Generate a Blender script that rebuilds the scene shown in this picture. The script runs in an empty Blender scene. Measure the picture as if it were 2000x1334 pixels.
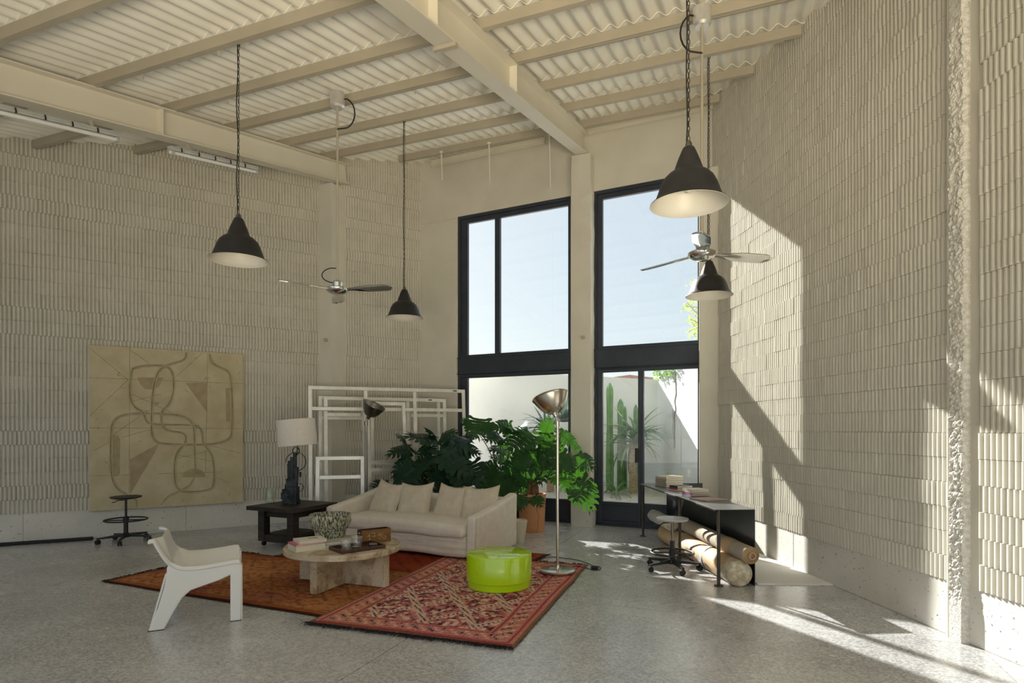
import bpy, math, random
from math import sin, cos, pi, radians, sqrt, hypot, atan2
from mathutils import Vector, Matrix, noise
random.seed(7)
S = bpy.context.scene
C = S.collection
# ------------------------------------------------------------------ camera, sky, sun, exposure
F, H, HY, CX = 1170.0, 1.45, 838.0, 1000.0        # focal length (px of the 2000 px frame), eye height, horizon row
cd = bpy.data.cameras.new('camera'); cam = bpy.data.objects.new('camera', cd); C.objects.link(cam)
cam.location = (0, 0, H); cam.rotation_euler = (pi / 2, 0, 0)
cd.sensor_width = 36.0; cd.lens = 36.0 * F / 2000.0; cd.shift_y = (HY - 667.0) / 2000.0
cd.clip_start = 0.05; cd.clip_end = 400
S.camera = cam
SUN = Vector((0.428, -0.904, -0.500)).normalized()   # direction the sunlight travels
w = bpy.data.worlds.new('sky'); S.world = w; w.use_nodes = True
wt = w.node_tree; wt.nodes.clear()
sky = wt.nodes.new('ShaderNodeTexSky'); sky.sky_type = 'NISHITA'; sky.sun_disc = False
sky.sun_elevation = math.asin(-SUN.z); sky.sun_rotation = atan2(-SUN.x, -SUN.y)
sky.altitude = 200; sky.air_density = 1.0; sky.dust_density = 1.2; sky.ozone_density = 1.0
bg = wt.nodes.new('ShaderNodeBackground'); bg.inputs['Strength'].default_value = 1.0
wo = wt.nodes.new('ShaderNodeOutputWorld')
hz = wt.nodes.new('ShaderNodeMix'); hz.data_type = 'RGBA'; hz.inputs['Factor'].default_value = 0.72   # bright thin haze over the clear sky
dim = wt.nodes.new('ShaderNodeMix'); dim.data_type = 'RGBA'; dim.blend_type = 'MULTIPLY'; dim.inputs['Factor'].default_value = 1.0
dim.inputs['B'].default_value = (0.15, 0.15, 0.15, 1); wt.links.new(sky.outputs[0], dim.inputs['A'])
hz.inputs['B'].default_value = (0.80, 0.88, 0.93, 1); wt.links.new(dim.outputs['Result'], hz.inputs['A'])
wt.links.new(hz.outputs['Result'], bg.inputs[0]); wt.links.new(bg.outputs[0], wo.inputs[0])
sl = bpy.data.lights.new('sun', 'SUN'); sl.energy = 14.5; sl.angle = radians(0.55); sl.color = (1.0, 0.965, 0.91)
so = bpy.data.objects.new('sun', sl); C.objects.link(so); so.rotation_euler = SUN.to_track_quat('-Z', 'Y').to_euler()
so.location = (-4, 20, 12)
al = bpy.data.lights.new('roof_fill', 'AREA'); al.shape = 'RECTANGLE'; al.size = 6.0; al.size_y = 1.4; al.energy = 215.0; al.color = (1.0, 0.87, 0.62); al.spread = radians(84)  # added fill lamp behind the camera, aimed up to brighten the roof
ao = bpy.data.objects.new('roof_fill', al); C.objects.link(ao); ao.location = (0.6, -2.6, 0.35); ao.rotation_euler = (radians(131), 0, radians(6))
S.view_settings.view_transform = 'Standard'; S.view_settings.look = 'None'
S.view_settings.exposure = 0.0; S.view_settings.gamma = 1.0; S.view_settings.use_curve_mapping = False
S.cycles.max_bounces = 10; S.cycles.diffuse_bounces = 6; S.cycles.transparent_max_bounces = 12
S.cycles.use_denoising = True; S.cycles.sample_clamp_indirect = 6.0

# ------------------------------------------------------------------ geometry helpers
def V2(a): return Vector((a[0], a[1]))
def fl(px, py, z=0.0):
    Y = (H - z) * F / (py - HY); return Vector(((px - CX) / F * Y, Y, z))
def at(px, py, Y): return Vector(((px - CX) / F * Y, Y, H + (HY - py) / F * Y))
def onplane(px, py, p0, d):
    n = Vector((-d[1], d[0])); rx = (px - CX) / F
    t = (n.x * p0[0] + n.y * p0[1]) / (n.x * rx + n.y)
    return Vector((rx * t, t, H + (HY - py) / F * t))
def unit(x, y): l = hypot(x, y); return Vector((x / l, y / l))
L0 = Vector((-6.36, 7.441)); dL = unit(1850, 1170); nL = Vector((dL.y, -dL.x))        # left wall line, nL points into the room
W0 = Vector((1.289, 9.087)); dW = unit(2330, -1170); nW = Vector((-dW.y, dW.x))        # window wall line, nW points outdoors
R0 = Vector((3.395, 0.0)); dR = unit(-0.074, 1); nR = Vector((-dR.y, dR.x))            # right wall line, nR points into the room
TH = radians(21.3); dQ = Vector((sin(TH), cos(TH))); dP = Vector((cos(TH), -sin(TH)))  # roof fall line and purlin line
def roofz(x, y): return 4.02 + 0.223 * (dQ.x * x + dQ.y * y)
def cross2(a, da, b, db):
    den = da.x * db.y - da.y * db.x
    t = ((b.x - a.x) * db.y - (b.y - a.y) * db.x) / den
    return a + da * t
Wi = W0 - nW * 0.06
K_LW = cross2(L0, dL, Wi, dW); K_WR = cross2(Wi, dW, R0, dR)
REAR = -4.5
K_RR = R0 + dR * (REAR / dR.y)
K_LR = L0 + dL * (-5.6)
ROOM = [K_LR, Vector((K_LR.x, REAR)), K_RR, K_WR, K_LW]     # counter-clockwise

class MB:
    def __init__(s): s.v = []; s.f = []; s.col = None
    def add(s, v, f):
        o = len(s.v); s.v += [tuple(p) for p in v]; s.f += [tuple(i + o for i in q) for q in f]; return s
    def box(s, c, size, M=None):
        a, b, d = size[0] / 2, size[1] / 2, size[2] / 2
        pts = [Vector((x, y, z)) for z in (-d, d) for y in (-b, b) for x in (-a, a)]
        if M is not None: pts = [M @ p for p in pts]
        c = Vector(c); pts = [p + c for p in pts]
        return s.add(pts, [(0, 2, 3, 1), (4, 5, 7, 6), (0, 1, 5, 4), (2, 6, 7, 3), (0, 4, 6, 2), (1, 3, 7, 5)])
    def bar(s, a, b, wd, ht, up=(0, 0, 1)):
        a = Vector(a); b = Vector(b); d = (b - a); L = d.length; d.normalize(); up = Vector(up)
        if abs(d.dot(up)) > 0.97: up = Vector((0, 1, 0))
        x = d.cross(up).normalized(); z = x.cross(d)
        M = Matrix((x, d, z)).transposed()
        return s.box((a + b) / 2, (wd, L, ht), M)
    def tube(s, pts, r, n=8, caps=True, closed=False):
        pts = [Vector(p) for p in pts]; m = len(pts); vs = []; fs = []
        prev = None
        for i, p in enumerate(pts):
            if closed: t = (pts[(i + 1) % m] - pts[i - 1]).normalized()
            else: t = (pts[min(i + 1, m - 1)] - pts[max(i - 1, 0)]).normalized()
            if prev is None:
                u = t.cross(Vector((0, 0, 1)) if abs(t.z) < 0.9 else Vector((1, 0, 0))).normalized()
            else:
                u = (prev - t * prev.dot(t)).normalized()
            prev = u; v = t.cross(u)
            rr = r[i] if isinstance(r, (list, tuple)) else r
            for k in range(n):
                a = 2 * pi * k / n; vs.append(p + (u * cos(a) + v * sin(a)) * rr)
        for i in range(m if closed else m - 1):
            j = (i + 1) % m
            for k in range(n):
                l = (k + 1) % n; fs.append((i * n + k, i * n + l, j * n + l, j * n + k))
        if caps and not closed:
            fs.append(tuple(reversed(range(n)))); fs.append(tuple(range((m - 1) * n, m * n)))
        return s.add(vs, fs)
    def lathe(s, prof, n=32, c=(0, 0, 0), M=None, a0=0.0, a1=2 * pi):
        full = abs(a1 - a0 - 2 * pi) < 1e-6; k = n if full else n + 1
        vs = []; fs = []; c = Vector(c)
        for (r, z) in prof:
            for i in range(k):
                a = a0 + (a1 - a0) * i / n; p = Vector((r * cos(a), r * sin(a), z))
                vs.append((M @ p if M is not None else p) + c)
        for j in range(len(prof) - 1):
            for i in range(n):
                l = (i + 1) % k
                fs.append((j * k + i, j * k + l, (j + 1) * k + l, (j + 1) * k + i))
        return s.add(vs, fs)
    def prism(s, poly, z0, z1, M=None, c=(0, 0, 0)):
        n = len(poly); c = Vector(c)
        pts = [Vector((p[0], p[1], z)) for z in (z0, z1) for p in poly]
        if M is not None: pts = [M @ p for p in pts]
        pts = [p + c for p in pts]
        fs = [tuple(reversed(range(n))), tuple(range(n, 2 * n))]
        for i in range(n):
            j = (i + 1) % n; fs.append((i, j, n + j, n + i))
        return s.add(pts, fs)
    def grid(s, nu, nv, fn):
        vs = [fn(i / nu, j / nv) for j in range(nv + 1) for i in range(nu + 1)]
        fs = [(j * (nu + 1) + i, j * (nu + 1) + i + 1, (j + 1) * (nu + 1) + i + 1, (j + 1) * (nu + 1) + i) for j in range(nv) for i in range(nu)]
        return s.add(vs, fs)
    def soft(s, c, size, r, n=6, M=None, fn=None):
        """box with rounded edges, n cells per side, optional displacement fn(point)->point (local)"""
        h = Vector(size) / 2; r = min(r, h.x, h.y, h.z)
        bmv = {}; vs = []; fs = []
        def vid(p):
            k = (round(p[0], 5), round(p[1], 5), round(p[2], 5))
            if k in bmv: return bmv[k]
            P = Vector(p)
            q = Vector([max(-(h[i] - r), min(h[i] - r, P[i])) for i in range(3)])
            d = P - q
            if d.length > 1e-9: P = q + d.normalized() * r
            if fn: P = fn(P)
            bmv[k] = len(vs); vs.append(P); return bmv[k]
        def ticks(hh):
            base = [-hh, -hh + r * 0.3, -hh + r * 0.65, -hh + r]
            m = [(-hh + r) + (2 * hh - 2 * r) * i / n for i in range(1, n)]
            t = base + m + [-x for x in reversed(base)]
            out = []
            for x in t:
                if not out or x - out[-1] > 1e-4: out.append(x)
            return out
        T = [ticks(h[i]) for i in range(3)]
        for ax in range(3):
            u, v = [(1, 2), (2, 0), (0, 1)][ax]
            for sg in (-1, 1):
                for i in range(len(T[u]) - 1):
                    for j in range(len(T[v]) - 1):
                        quad = []
                        for (a, b) in ((i, j), (i + 1, j), (i + 1, j + 1), (i, j + 1)):
                            p = [0, 0, 0]; p[ax] = sg * h[ax]; p[u] = T[u][a]; p[v] = T[v][b]; quad.append(vid(p))
                        if sg < 0: quad.reverse()
                        if len(set(quad)) == 4: fs.append(tuple(quad))
        if M is not None: vs = [M @ p for p in vs]
        c = Vector(c); return s.add([p + c for p in vs], fs)
    def mesh(s, name, mat=None, smooth=None):
        me = bpy.data.meshes.new(name); me.from_pydata(s.v, [], s.f); me.validate(); me.update()
        if mat: me.materials.append(mat)
        if smooth is not None:
            for p in me.polygons: p.use_smooth = True
            me.set_sharp_from_angle(angle=radians(smooth))
        return me
    def build(s, name, mat, parent=None, smooth=None, bevel=0, label=None, stuff=False, seg=2):
        o = bpy.data.objects.new(name, s.mesh(name, mat, smooth)); C.objects.link(o)
        if parent is not None: o.parent = parent
        if bevel:
            b = o.modifiers.new('bevel', 'BEVEL'); b.width = bevel; b.segments = seg; b.limit_method = 'ANGLE'
        if label: o['label'] = label
        if stuff: o['kind'] = 'stuff'
        return o

def thing(name, label, cat, loc=(0, 0, 0), rz=0.0, group=None):
    o = bpy.data.objects.new(name, None); C.objects.link(o); o.empty_display_size = 0.1
    o.location = loc; o.rotation_euler = (0, 0, rz); return tag(o, label, cat, group)
def tag(o, label, cat, group=None):
    o['label'] = label; o['category'] = cat
    if group: o['group'] = group
    return o
def struct(o, label=None):
    o['kind'] = 'structure'
    if label: o['label'] = label
    return o
def rootstruct(name, label):
    o = bpy.data.objects.new(name, None); C.objects.link(o); return struct(o, label)
def inst(me, name, parent, M):
    o = bpy.data.objects.new(name, me); C.objects.link(o); o.parent = parent; o.matrix_local = M; return o
def nz(p, s=1.0): return noise.noise(Vector(p) * s)
def RZ(a): return Matrix.Rotation(a, 3, 'Z')
def RX(a): return Matrix.Rotation(a, 3, 'X')
def RY(a): return Matrix.Rotation(a, 3, 'Y')

# ------------------------------------------------------------------ materials
def newmat(name):
    m = bpy.data.materials.new(name); m.use_nodes = True
    return m, m.node_tree, m.node_tree.nodes['Principled BSDF']
def rgba(c): return (c[0], c[1], c[2], 1)
def srgb(r, g, b):
    def f(x):
        x /= 255.0
        return x / 12.92 if x <= 0.04045 else ((x + 0.055) / 1.055) ** 2.4
    return (f(r), f(g), f(b))
def N(t, typ, **kw):
    n = t.nodes.new(typ)
    for k, v in kw.items():
        if k in n.inputs: n.inputs[k].default_value = v
        else: setattr(n, k, v)
    return n
def mat(name, c1, c2=None, scale=6.0, rough=0.6, metal=0.0, bump=0.0, bscale=None, stretch=None, world=True, detail=4, lo=0.35, hi=0.65, rvar=0.0, spec=0.5, aniso=0):
    m, t, b = newmat(name)
    b.inputs['Base Color'].default_value = rgba(c1); b.inputs['Roughness'].default_value = rough
    b.inputs['Metallic'].default_value = metal; b.inputs['Specular IOR Level'].default_value = spec
    tc = N(t, 'ShaderNodeTexCoord'); mp = N(t, 'ShaderNodeMapping')
    if world:
        g = N(t, 'ShaderNodeNewGeometry'); t.links.new(g.outputs['Position'], mp.inputs['Vector'])
    else: t.links.new(tc.outputs['Object'], mp.inputs['Vector'])
    if stretch: mp.inputs['Scale'].default_value = stretch
    if c2 is not None:
        n = N(t, 'ShaderNodeTexNoise', Scale=scale, Detail=float(detail)); t.links.new(mp.outputs[0], n.inputs['Vector'])
        r = N(t, 'ShaderNodeValToRGB'); r.color_ramp.elements[0].position = lo; r.color_ramp.elements[1].position = hi
        r.color_ramp.elements[0].color = rgba(c1); r.color_ramp.elements[1].color = rgba(c2)
        t.links.new(n.outputs['Fac'], r.inputs[0]); t.links.new(r.outputs[0], b.inputs['Base Color'])
        if rvar:
            mr = N(t, 'ShaderNodeMapRange'); mr.inputs['To Min'].default_value = rough - rvar; mr.inputs['To Max'].default_value = rough + rvar
            t.links.new(n.outputs['Fac'], mr.inputs['Value']); t.links.new(mr.outputs[0], b.inputs['Roughness'])
    if bump:
        n2 = N(t, 'ShaderNodeTexNoise', Scale=float(bscale or scale * 4), Detail=5.0); t.links.new(mp.outputs[0], n2.inputs['Vector'])
        bp = N(t, 'ShaderNodeBump', Strength=bump, Distance=0.01); t.links.new(n2.outputs['Fac'], bp.inputs['Height'])
        t.links.new(bp.outputs[0], b.inputs['Normal'])
    return m

M = {}
M['flute'] = mat('painted_fluted_block', (0.61, 0.58, 0.50), (0.65, 0.62, 0.54), 2.5, 0.75, bump=0.03, bscale=60)
M['plaster'] = mat('painted_plaster', (0.61, 0.58, 0.495), (0.67, 0.64, 0.555), 1.8, 0.75, bump=0.25, bscale=9)
M['roof'] = mat('painted_corrugated_sheet', (0.84, 0.81, 0.73), (0.88, 0.855, 0.785), 3.0, 0.8, bump=0.06, bscale=30)
M['beam'] = mat('painted_steel_beam', (0.68, 0.635, 0.53), (0.72, 0.675, 0.57), 2.0, 0.55, bump=0.05, bscale=20)
M['purlin'] = mat('shade_toned_purlin', (0.40, 0.355, 0.275), (0.44, 0.39, 0.305), 3.0, 0.6)  # darker than the roof paint: shade on the purlin webs put into the colour
M['rough'] = mat('broken_concrete', (0.55, 0.52, 0.46), (0.76, 0.735, 0.68), 40, 0.95, bump=1.0, bscale=90)

def pitted(name, c1, c2):
    m, t, b = newmat(name); b.inputs['Roughness'].default_value = 0.8
    g = N(t, 'ShaderNodeNewGeometry')
    n = N(t, 'ShaderNodeTexNoise', Scale=2.2, Detail=5.0); t.links.new(g.outputs['Position'], n.inputs['Vector'])
    r = N(t, 'ShaderNodeValToRGB'); r.color_ramp.elements[0].color = rgba(c1); r.color_ramp.elements[1].color = rgba(c2)
    r.color_ramp.elements[0].position = .3; r.color_ramp.elements[1].position = .7
    t.links.new(n.outputs['Fac'], r.inputs[0])
    v = N(t, 'ShaderNodeTexNoise', Scale=42.0, Detail=2.0); t.links.new(g.outputs['Position'], v.inputs['Vector'])
    r2 = N(t, 'ShaderNodeValToRGB'); r2.color_ramp.elements[0].position = .27; r2.color_ramp.elements[1].position = .33
    r2.color_ramp.elements[0].color = (0.35, 0.32, 0.28, 1); r2.color_ramp.elements[1].color = (1, 1, 1, 1)
    t.links.new(v.outputs['Fac'], r2.inputs[0])
    mx = N(t, 'ShaderNodeMix', data_type='RGBA', blend_type='MULTIPLY'); mx.inputs['Factor'].default_value = 1
    t.links.new(r.outputs[0], mx.inputs['A']); t.links.new(r2.outputs[0], mx.inputs['B'])
    t.links.new(mx.outputs['Result'], b.inputs['Base Color'])
    bp = N(t, 'ShaderNodeBump', Strength=0.5, Distance=0.01); t.links.new(r2.outputs[0], bp.inputs['Height']); t.links.new(bp.outputs[0], b.inputs['Normal'])
    return m
M['plinth'] = pitted('board_marked_concrete', (0.60, 0.575, 0.52), (0.70, 0.675, 0.62))

def terrazzo():
    m, t, b = newmat('polished_terrazzo')
    g = N(t, 'ShaderNodeNewGeometry')
    big = N(t, 'ShaderNodeTexNoise', Scale=0.9, Detail=6.0, Roughness=0.6); t.links.new(g.outputs['Position'], big.inputs['Vector'])
    r = N(t, 'ShaderNodeValToRGB'); e = r.color_ramp.elements
    e[0].position = .3; e[0].color = rgba((0.345, 0.353, 0.37)); e[1].position = .72; e[1].color = rgba((0.56, 0.57, 0.59))
    t.links.new(big.outputs['Fac'], r.inputs[0])
    v = N(t, 'ShaderNodeTexVoronoi', Scale=75.0); t.links.new(g.outputs['Position'], v.inputs['Vector'])
    r2 = N(t, 'ShaderNodeValToRGB'); e = r2.color_ramp.elements; e[0].position = .0; e[0].color = (0.62, 0.61, 0.6, 1); e[1].position = 1; e[1].color = (1.5, 1.45, 1.38, 1)
    sep = N(t, 'ShaderNodeSeparateColor'); t.links.new(v.outputs['Color'], sep.inputs[0]); t.links.new(sep.outputs[0], r2.inputs[0])
    mx = N(t, 'ShaderNodeMix', data_type='RGBA', blend_type='MULTIPLY'); mx.inputs['Factor'].default_value = .75
    t.links.new(r.outputs[0], mx.inputs['A']); t.links.new(r2.outputs[0], mx.inputs['B']); t.links.new(mx.outputs['Result'], b.inputs['Base Color'])
    mr = N(t, 'ShaderNodeMapRange'); mr.inputs['To Min'].default_value = .20; mr.inputs['To Max'].default_value = .34
    t.links.new(big.outputs['Fac'], mr.inputs['Value']); t.links.new(mr.outputs[0], b.inputs['Roughness'])
    b.inputs['IOR'].default_value = 2.3
    return m
M['floor'] = terrazzo()
M['joint'] = mat('floor_joint', (0.06, 0.055, 0.05), rough=0.9)
M['white_floor'] = mat('white_painted_concrete', (0.80, 0.78, 0.73), (0.85, 0.83, 0.78), 3, 0.75, bump=.1)
M['frame'] = mat('dark_window_steel', (0.022, 0.028, 0.042), (0.032, 0.040, 0.057), 4, 0.38)
M['black'] = mat('black_powder_coat', (0.012, 0.012, 0.013), (0.018, 0.018, 0.019), 8, 0.45)
M['pend'] = mat('matt_black_enamel', (0.014, 0.014, 0.016), (0.02, 0.02, 0.022), 5, 0.5)
M['pend_in'] = mat('white_enamel', (0.74, 0.71, 0.63), (0.78, 0.75, 0.68), 4, 0.4)
M['rubber'] = mat('black_rubber', (0.010, 0.010, 0.010), rough=0.7)
M['cable'] = mat('black_cable', (0.012, 0.011, 0.010), rough=0.55)
M['chain'] = mat('dark_chain', (0.10, 0.09, 0.075), rough=0.45, metal=0.8)
M['chrome'] = mat('polished_chrome', (0.78, 0.77, 0.74), rough=0.10, metal=1.0)
M['nickel'] = mat('brushed_nickel', (0.58, 0.545, 0.48), (0.66, 0.62, 0.55), 3, 0.24, metal=1.0, stretch=(60, 60, 1))
M['dark_nickel'] = mat('dark_nickel', (0.20, 0.19, 0.175), (0.26, 0.245, 0.22), 3, 0.28, metal=1.0)
M['alu'] = mat('raw_aluminium', (0.66, 0.64, 0.60), (0.78, 0.765, 0.73), 7, 0.38, metal=0.65)
M['galv'] = mat('galvanised_housing', (0.52, 0.53, 0.52), (0.62, 0.63, 0.62), 8, 0.4, metal=0.4)
M['tube'] = mat('frosted_lamp_tube', (0.80, 0.81, 0.80), rough=0.25)
M['white_plastic'] = mat('glossy_white_plastic', (0.80, 0.79, 0.755), (0.83, 0.82, 0.79), 3, 0.2)
M['lime'] = mat('lime_lacquer', (0.48, 0.76, 0.002), (0.50, 0.78, 0.003), 3, 0.13)
M['lime'].node_tree.nodes['Principled BSDF'].inputs['IOR'].default_value = 1.8
M['linen'] = mat('natural_linen', (0.72, 0.66, 0.575), (0.78, 0.725, 0.645), 14, 0.95, bump=0.25, bscale=220, spec=.2)
M['linen2'] = mat('cushion_linen', (0.60, 0.53, 0.42), (0.66, 0.585, 0.475), 14, 0.95, bump=0.3, bscale=200, spec=.2)
M['darkwood'] = mat('ebonised_wood', (0.010, 0.008, 0.007), (0.035, 0.022, 0.016), 6, 0.55, bump=0.3, bscale=20, stretch=(1, 1, 6))
M['boxwood'] = mat('stained_box_wood', (0.16, 0.068, 0.016), (0.24, 0.115, 0.030), 9, 0.5, bump=.15, stretch=(1, 1, 5))
M['boxdark'] = mat('dark_box_edge', (0.030, 0.014, 0.006), (0.055, 0.026, 0.010), 12, 0.6)
M['traywood'] = mat('tray_wood', (0.045, 0.016, 0.010), (0.085, 0.032, 0.020), 12, 0.4, stretch=(1, 4, 1))
M['chalk'] = mat('chalk_line', (0.62, 0.50, 0.32), (0.40, 0.28, 0.14), 70, 0.9)
M['iron'] = mat('blackened_iron', (0.010, 0.012, 0.014), (0.05, 0.058, 0.065), 16, 0.5, metal=.5, bump=.6, bscale=50)
M['shade'] = mat('lamp_shade_linen', (0.72, 0.68, 0.62), (0.76, 0.72, 0.66), 30, 0.9, bump=.08, bscale=150)
M['terracotta'] = mat('terracotta', (0.56, 0.26, 0.115), (0.64, 0.32, 0.155), 5, 0.85, bump=.15, bscale=30)
M['crack'] = mat('dark_crack', (0.10, 0.045, 0.02), rough=.9)
M['creampot'] = mat('cream_glazed_pot', (0.60, 0.54, 0.40), (0.66, 0.60, 0.47), 8, 0.5)
M['greypot'] = mat('grey_fibre_pot', (0.10, 0.105, 0.115), (0.14, 0.145, 0.15), 8, 0.6)
M['soil'] = mat('potting_soil', (0.035, 0.022, 0.012), (0.07, 0.045, 0.026), 30, 0.95, bump=.6)
M['stem'] = mat('green_petiole', (0.045, 0.075, 0.018), (0.075, 0.11, 0.03), 10, 0.5)
M['root'] = mat('woody_stalk', (0.13, 0.062, 0.026), (0.22, 0.12, 0.06), 20, 0.85, bump=.5)
M['blackdesk'] = mat('hot_rolled_steel', (0.018, 0.02, 0.024), (0.034, 0.037, 0.043), 3, 0.36, metal=.35)
M['desktop'] = mat('waxed_steel_top', (0.16, 0.16, 0.165), (0.22, 0.22, 0.225), 2.5, 0.34, metal=.6)
M['desklegs'] = mat('desk_leg_steel', (0.05, 0.042, 0.036), (0.08, 0.066, 0.055), 6, 0.4, metal=.5)
M['kraft'] = mat('kraft_paper_wrap', (0.50, 0.345, 0.19), (0.60, 0.43, 0.26), 4, 0.7, bump=.5, bscale=12)
M['felt'] = mat('rolled_canvas', (0.40, 0.345, 0.27), (0.46, 0.40, 0.32), 10, 0.9, bump=.2)
M['greyfelt'] = mat('grey_cloth_roll', (0.40, 0.39, 0.38), (0.48, 0.47, 0.455), 8, 0.9, bump=.4)
M['card'] = mat('cardboard_core', (0.42, 0.28, 0.14), (0.50, 0.35, 0.19), 18, 0.85)
M['wrapfoil'] = mat('crumpled_plastic_wrap', (0.45, 0.36, 0.22), (0.68, 0.62, 0.50), 26, 0.35, bump=1.0, bscale=30)
M['tape'] = mat('grey_tape', (0.42, 0.42, 0.42), (0.62, 0.61, 0.58), 20, 0.3, bump=.4)
M['paper'] = mat('page_edges', (0.68, 0.62, 0.50), (0.76, 0.70, 0.585), 60, 0.9, stretch=(1, 1, 12))
M['seat_grey'] = mat('pale_grey_seat', (0.52, 0.53, 0.56), (0.56, 0.57, 0.60), 6, 0.4)
M['canvas'] = mat('painted_canvas', (0.50, 0.425, 0.265), (0.59, 0.515, 0.345), 5, 0.85, bump=0.5, bscale=16)
M['canvas_dark'] = mat('umber_paint', (0.36, 0.285, 0.165), (0.43, 0.35, 0.215), 9, 0.85, bump=.3)
M['canvas_line'] = mat('incised_line', (0.25, 0.20, 0.12), (0.42, 0.36, 0.22), 14, 0.9)
M['courtwall'] = mat('weathered_white_render', (0.74, 0.76, 0.775), (0.84, 0.855, 0.86), 1.1, 0.9, bump=.2, bscale=8, detail=6)
M['stain'] = mat('bare_render_stain', (0.44, 0.43, 0.42), (0.58, 0.57, 0.55), 6, 0.9)
M['sand'] = mat('sandy_soil', (0.47, 0.45, 0.42), (0.57, 0.55, 0.52), 6, 0.95, bump=.5, bscale=25)
M['cactus'] = mat('cactus_skin', (0.10, 0.23, 0.075), (0.18, 0.33, 0.12), 9, 0.6)
M['trunk'] = mat('pale_trunk', (0.38, 0.27, 0.15), (0.52, 0.40, 0.25), 12, 0.9, bump=.7, bscale=25, stretch=(1, 1, 3))
M['h1'] = mat('pale_lilac_render', (0.50, 0.50, 0.66), (0.54, 0.54, 0.70), 2, 0.9)
M['h2'] = mat('pink_render', (0.62, 0.42, 0.44), (0.68, 0.47, 0.48), 2, 0.9)
M['h3'] = mat('roof_tile', (0.42, 0.20, 0.16), (0.5, 0.26, 0.2), 8, 0.9)
M['hw'] = mat('dark_far_window', (0.12, 0.13, 0.17), rough=.2)
M['blue'] = mat('blue_sticker', (0.03, 0.05, 0.22), rough=.5)
M['label_white'] = mat('white_print', (0.75, 0.75, 0.75), rough=.6)

def leafmat(name, c1, c2, trans, rough=0.32, tr=0.35):
    m, t, b = newmat(name); out = t.nodes['Material Output']
    tc = N(t, 'ShaderNodeNewGeometry'); n = N(t, 'ShaderNodeTexNoise', Scale=7.0, Detail=3.0)
    t.links.new(tc.outputs['Position'], n.inputs['Vector'])
    r = N(t, 'ShaderNodeValToRGB'); r.color_ramp.elements[0].color = rgba(c1); r.color_ramp.elements[1].color = rgba(c2)
    r.color_ramp.elements[0].position = .3; r.color_ramp.elements[1].position = .7
    t.links.new(n.outputs['Fac'], r.inputs[0]); t.links.new(r.outputs[0], b.inputs['Base Color'])
    b.inputs['Roughness'].default_value = rough; b.inputs['Specular IOR Level'].default_value = 0.22
    tl = N(t, 'ShaderNodeBsdfTranslucent'); tl.inputs['Color'].default_value = rgba(trans)
    mx = N(t, 'ShaderNodeMixShader'); mx.inputs[0].default_value = tr
    t.links.new(b.outputs[0], mx.inputs[1]); t.links.new(tl.outputs[0], mx.inputs[2]); t.links.new(mx.outputs[0], out.inputs['Surface'])
    return m
M['monstera'] = leafmat('monstera_leaf', (0.014, 0.045, 0.016), (0.028, 0.085, 0.024), (0.11, 0.35, 0.02), 0.42, 0.17)
M['monstera_old'] = leafmat('dark_monstera_leaf', (0.010, 0.032, 0.020), (0.020, 0.058, 0.030), (0.04, 0.13, 0.03), 0.34, 0.14)
M['aloe'] = leafmat('grey_green_strap_leaf', (0.13, 0.22, 0.12), (0.22, 0.33, 0.18), (0.34, 0.48, 0.18), 0.5, 0.25)
M['agave'] = leafmat('blue_green_leaf', (0.10, 0.165, 0.145), (0.16, 0.24, 0.21), (0.14, 0.20, 0.13), 0.5, 0.2)
M['succ'] = leafmat('bright_green_leaf', (0.16, 0.36, 0.06), (0.26, 0.48, 0.12), (0.45, 0.65, 0.12), 0.45, 0.35)
M['treeleaf'] = leafmat('tree_leaf', (0.24, 0.34, 0.10), (0.36, 0.46, 0.18), (0.5, 0.62, 0.2), 0.6, 0.4)

def glassmat(name, tint=(0.97, 0.985, 0.98), refl=0.07, rough=0.0):
    m, t, b = newmat(name); out = t.nodes['Material Output']; t.nodes.remove(b)
    tr = N(t, 'ShaderNodeBsdfTransparent'); tr.inputs['Color'].default_value = rgba(tint)
    gl = N(t, 'ShaderNodeBsdfGlossy'); gl.inputs['Roughness'].default_value = rough; gl.inputs['Color'].default_value = (1, 1, 1, 1)
    lw = N(t, 'ShaderNodeLayerWeight', Blend=0.5); mx = N(t, 'ShaderNodeMixShader')
    pw = N(t, 'ShaderNodeMath', operation='POWER'); pw.inputs[1].default_value = 5.0
    ma = N(t, 'ShaderNodeMath', operation='MULTIPLY_ADD'); ma.inputs[1].default_value = 0.9; ma.inputs[2].default_value = refl * .5
    t.links.new(lw.outputs['Facing'], pw.inputs[0]); t.links.new(pw.outputs[0], ma.inputs[0]); t.links.new(ma.outputs[0], mx.inputs[0]); t.links.new(tr.outputs[0], mx.inputs[1]); t.links.new(gl.outputs[0], mx.inputs[2])
    t.links.new(mx.outputs[0], out.inputs['Surface']); return m
M['pane'] = glassmat('window_glass')
M['tumbler'] = glassmat('clear_drinking_glass', (0.975, 0.985, 0.98), refl=0.16, rough=0.02)
M['jarglass'] = glassmat('greenish_jar_glass', (0.93, 0.955, 0.925), refl=0.14, rough=0.03)

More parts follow.
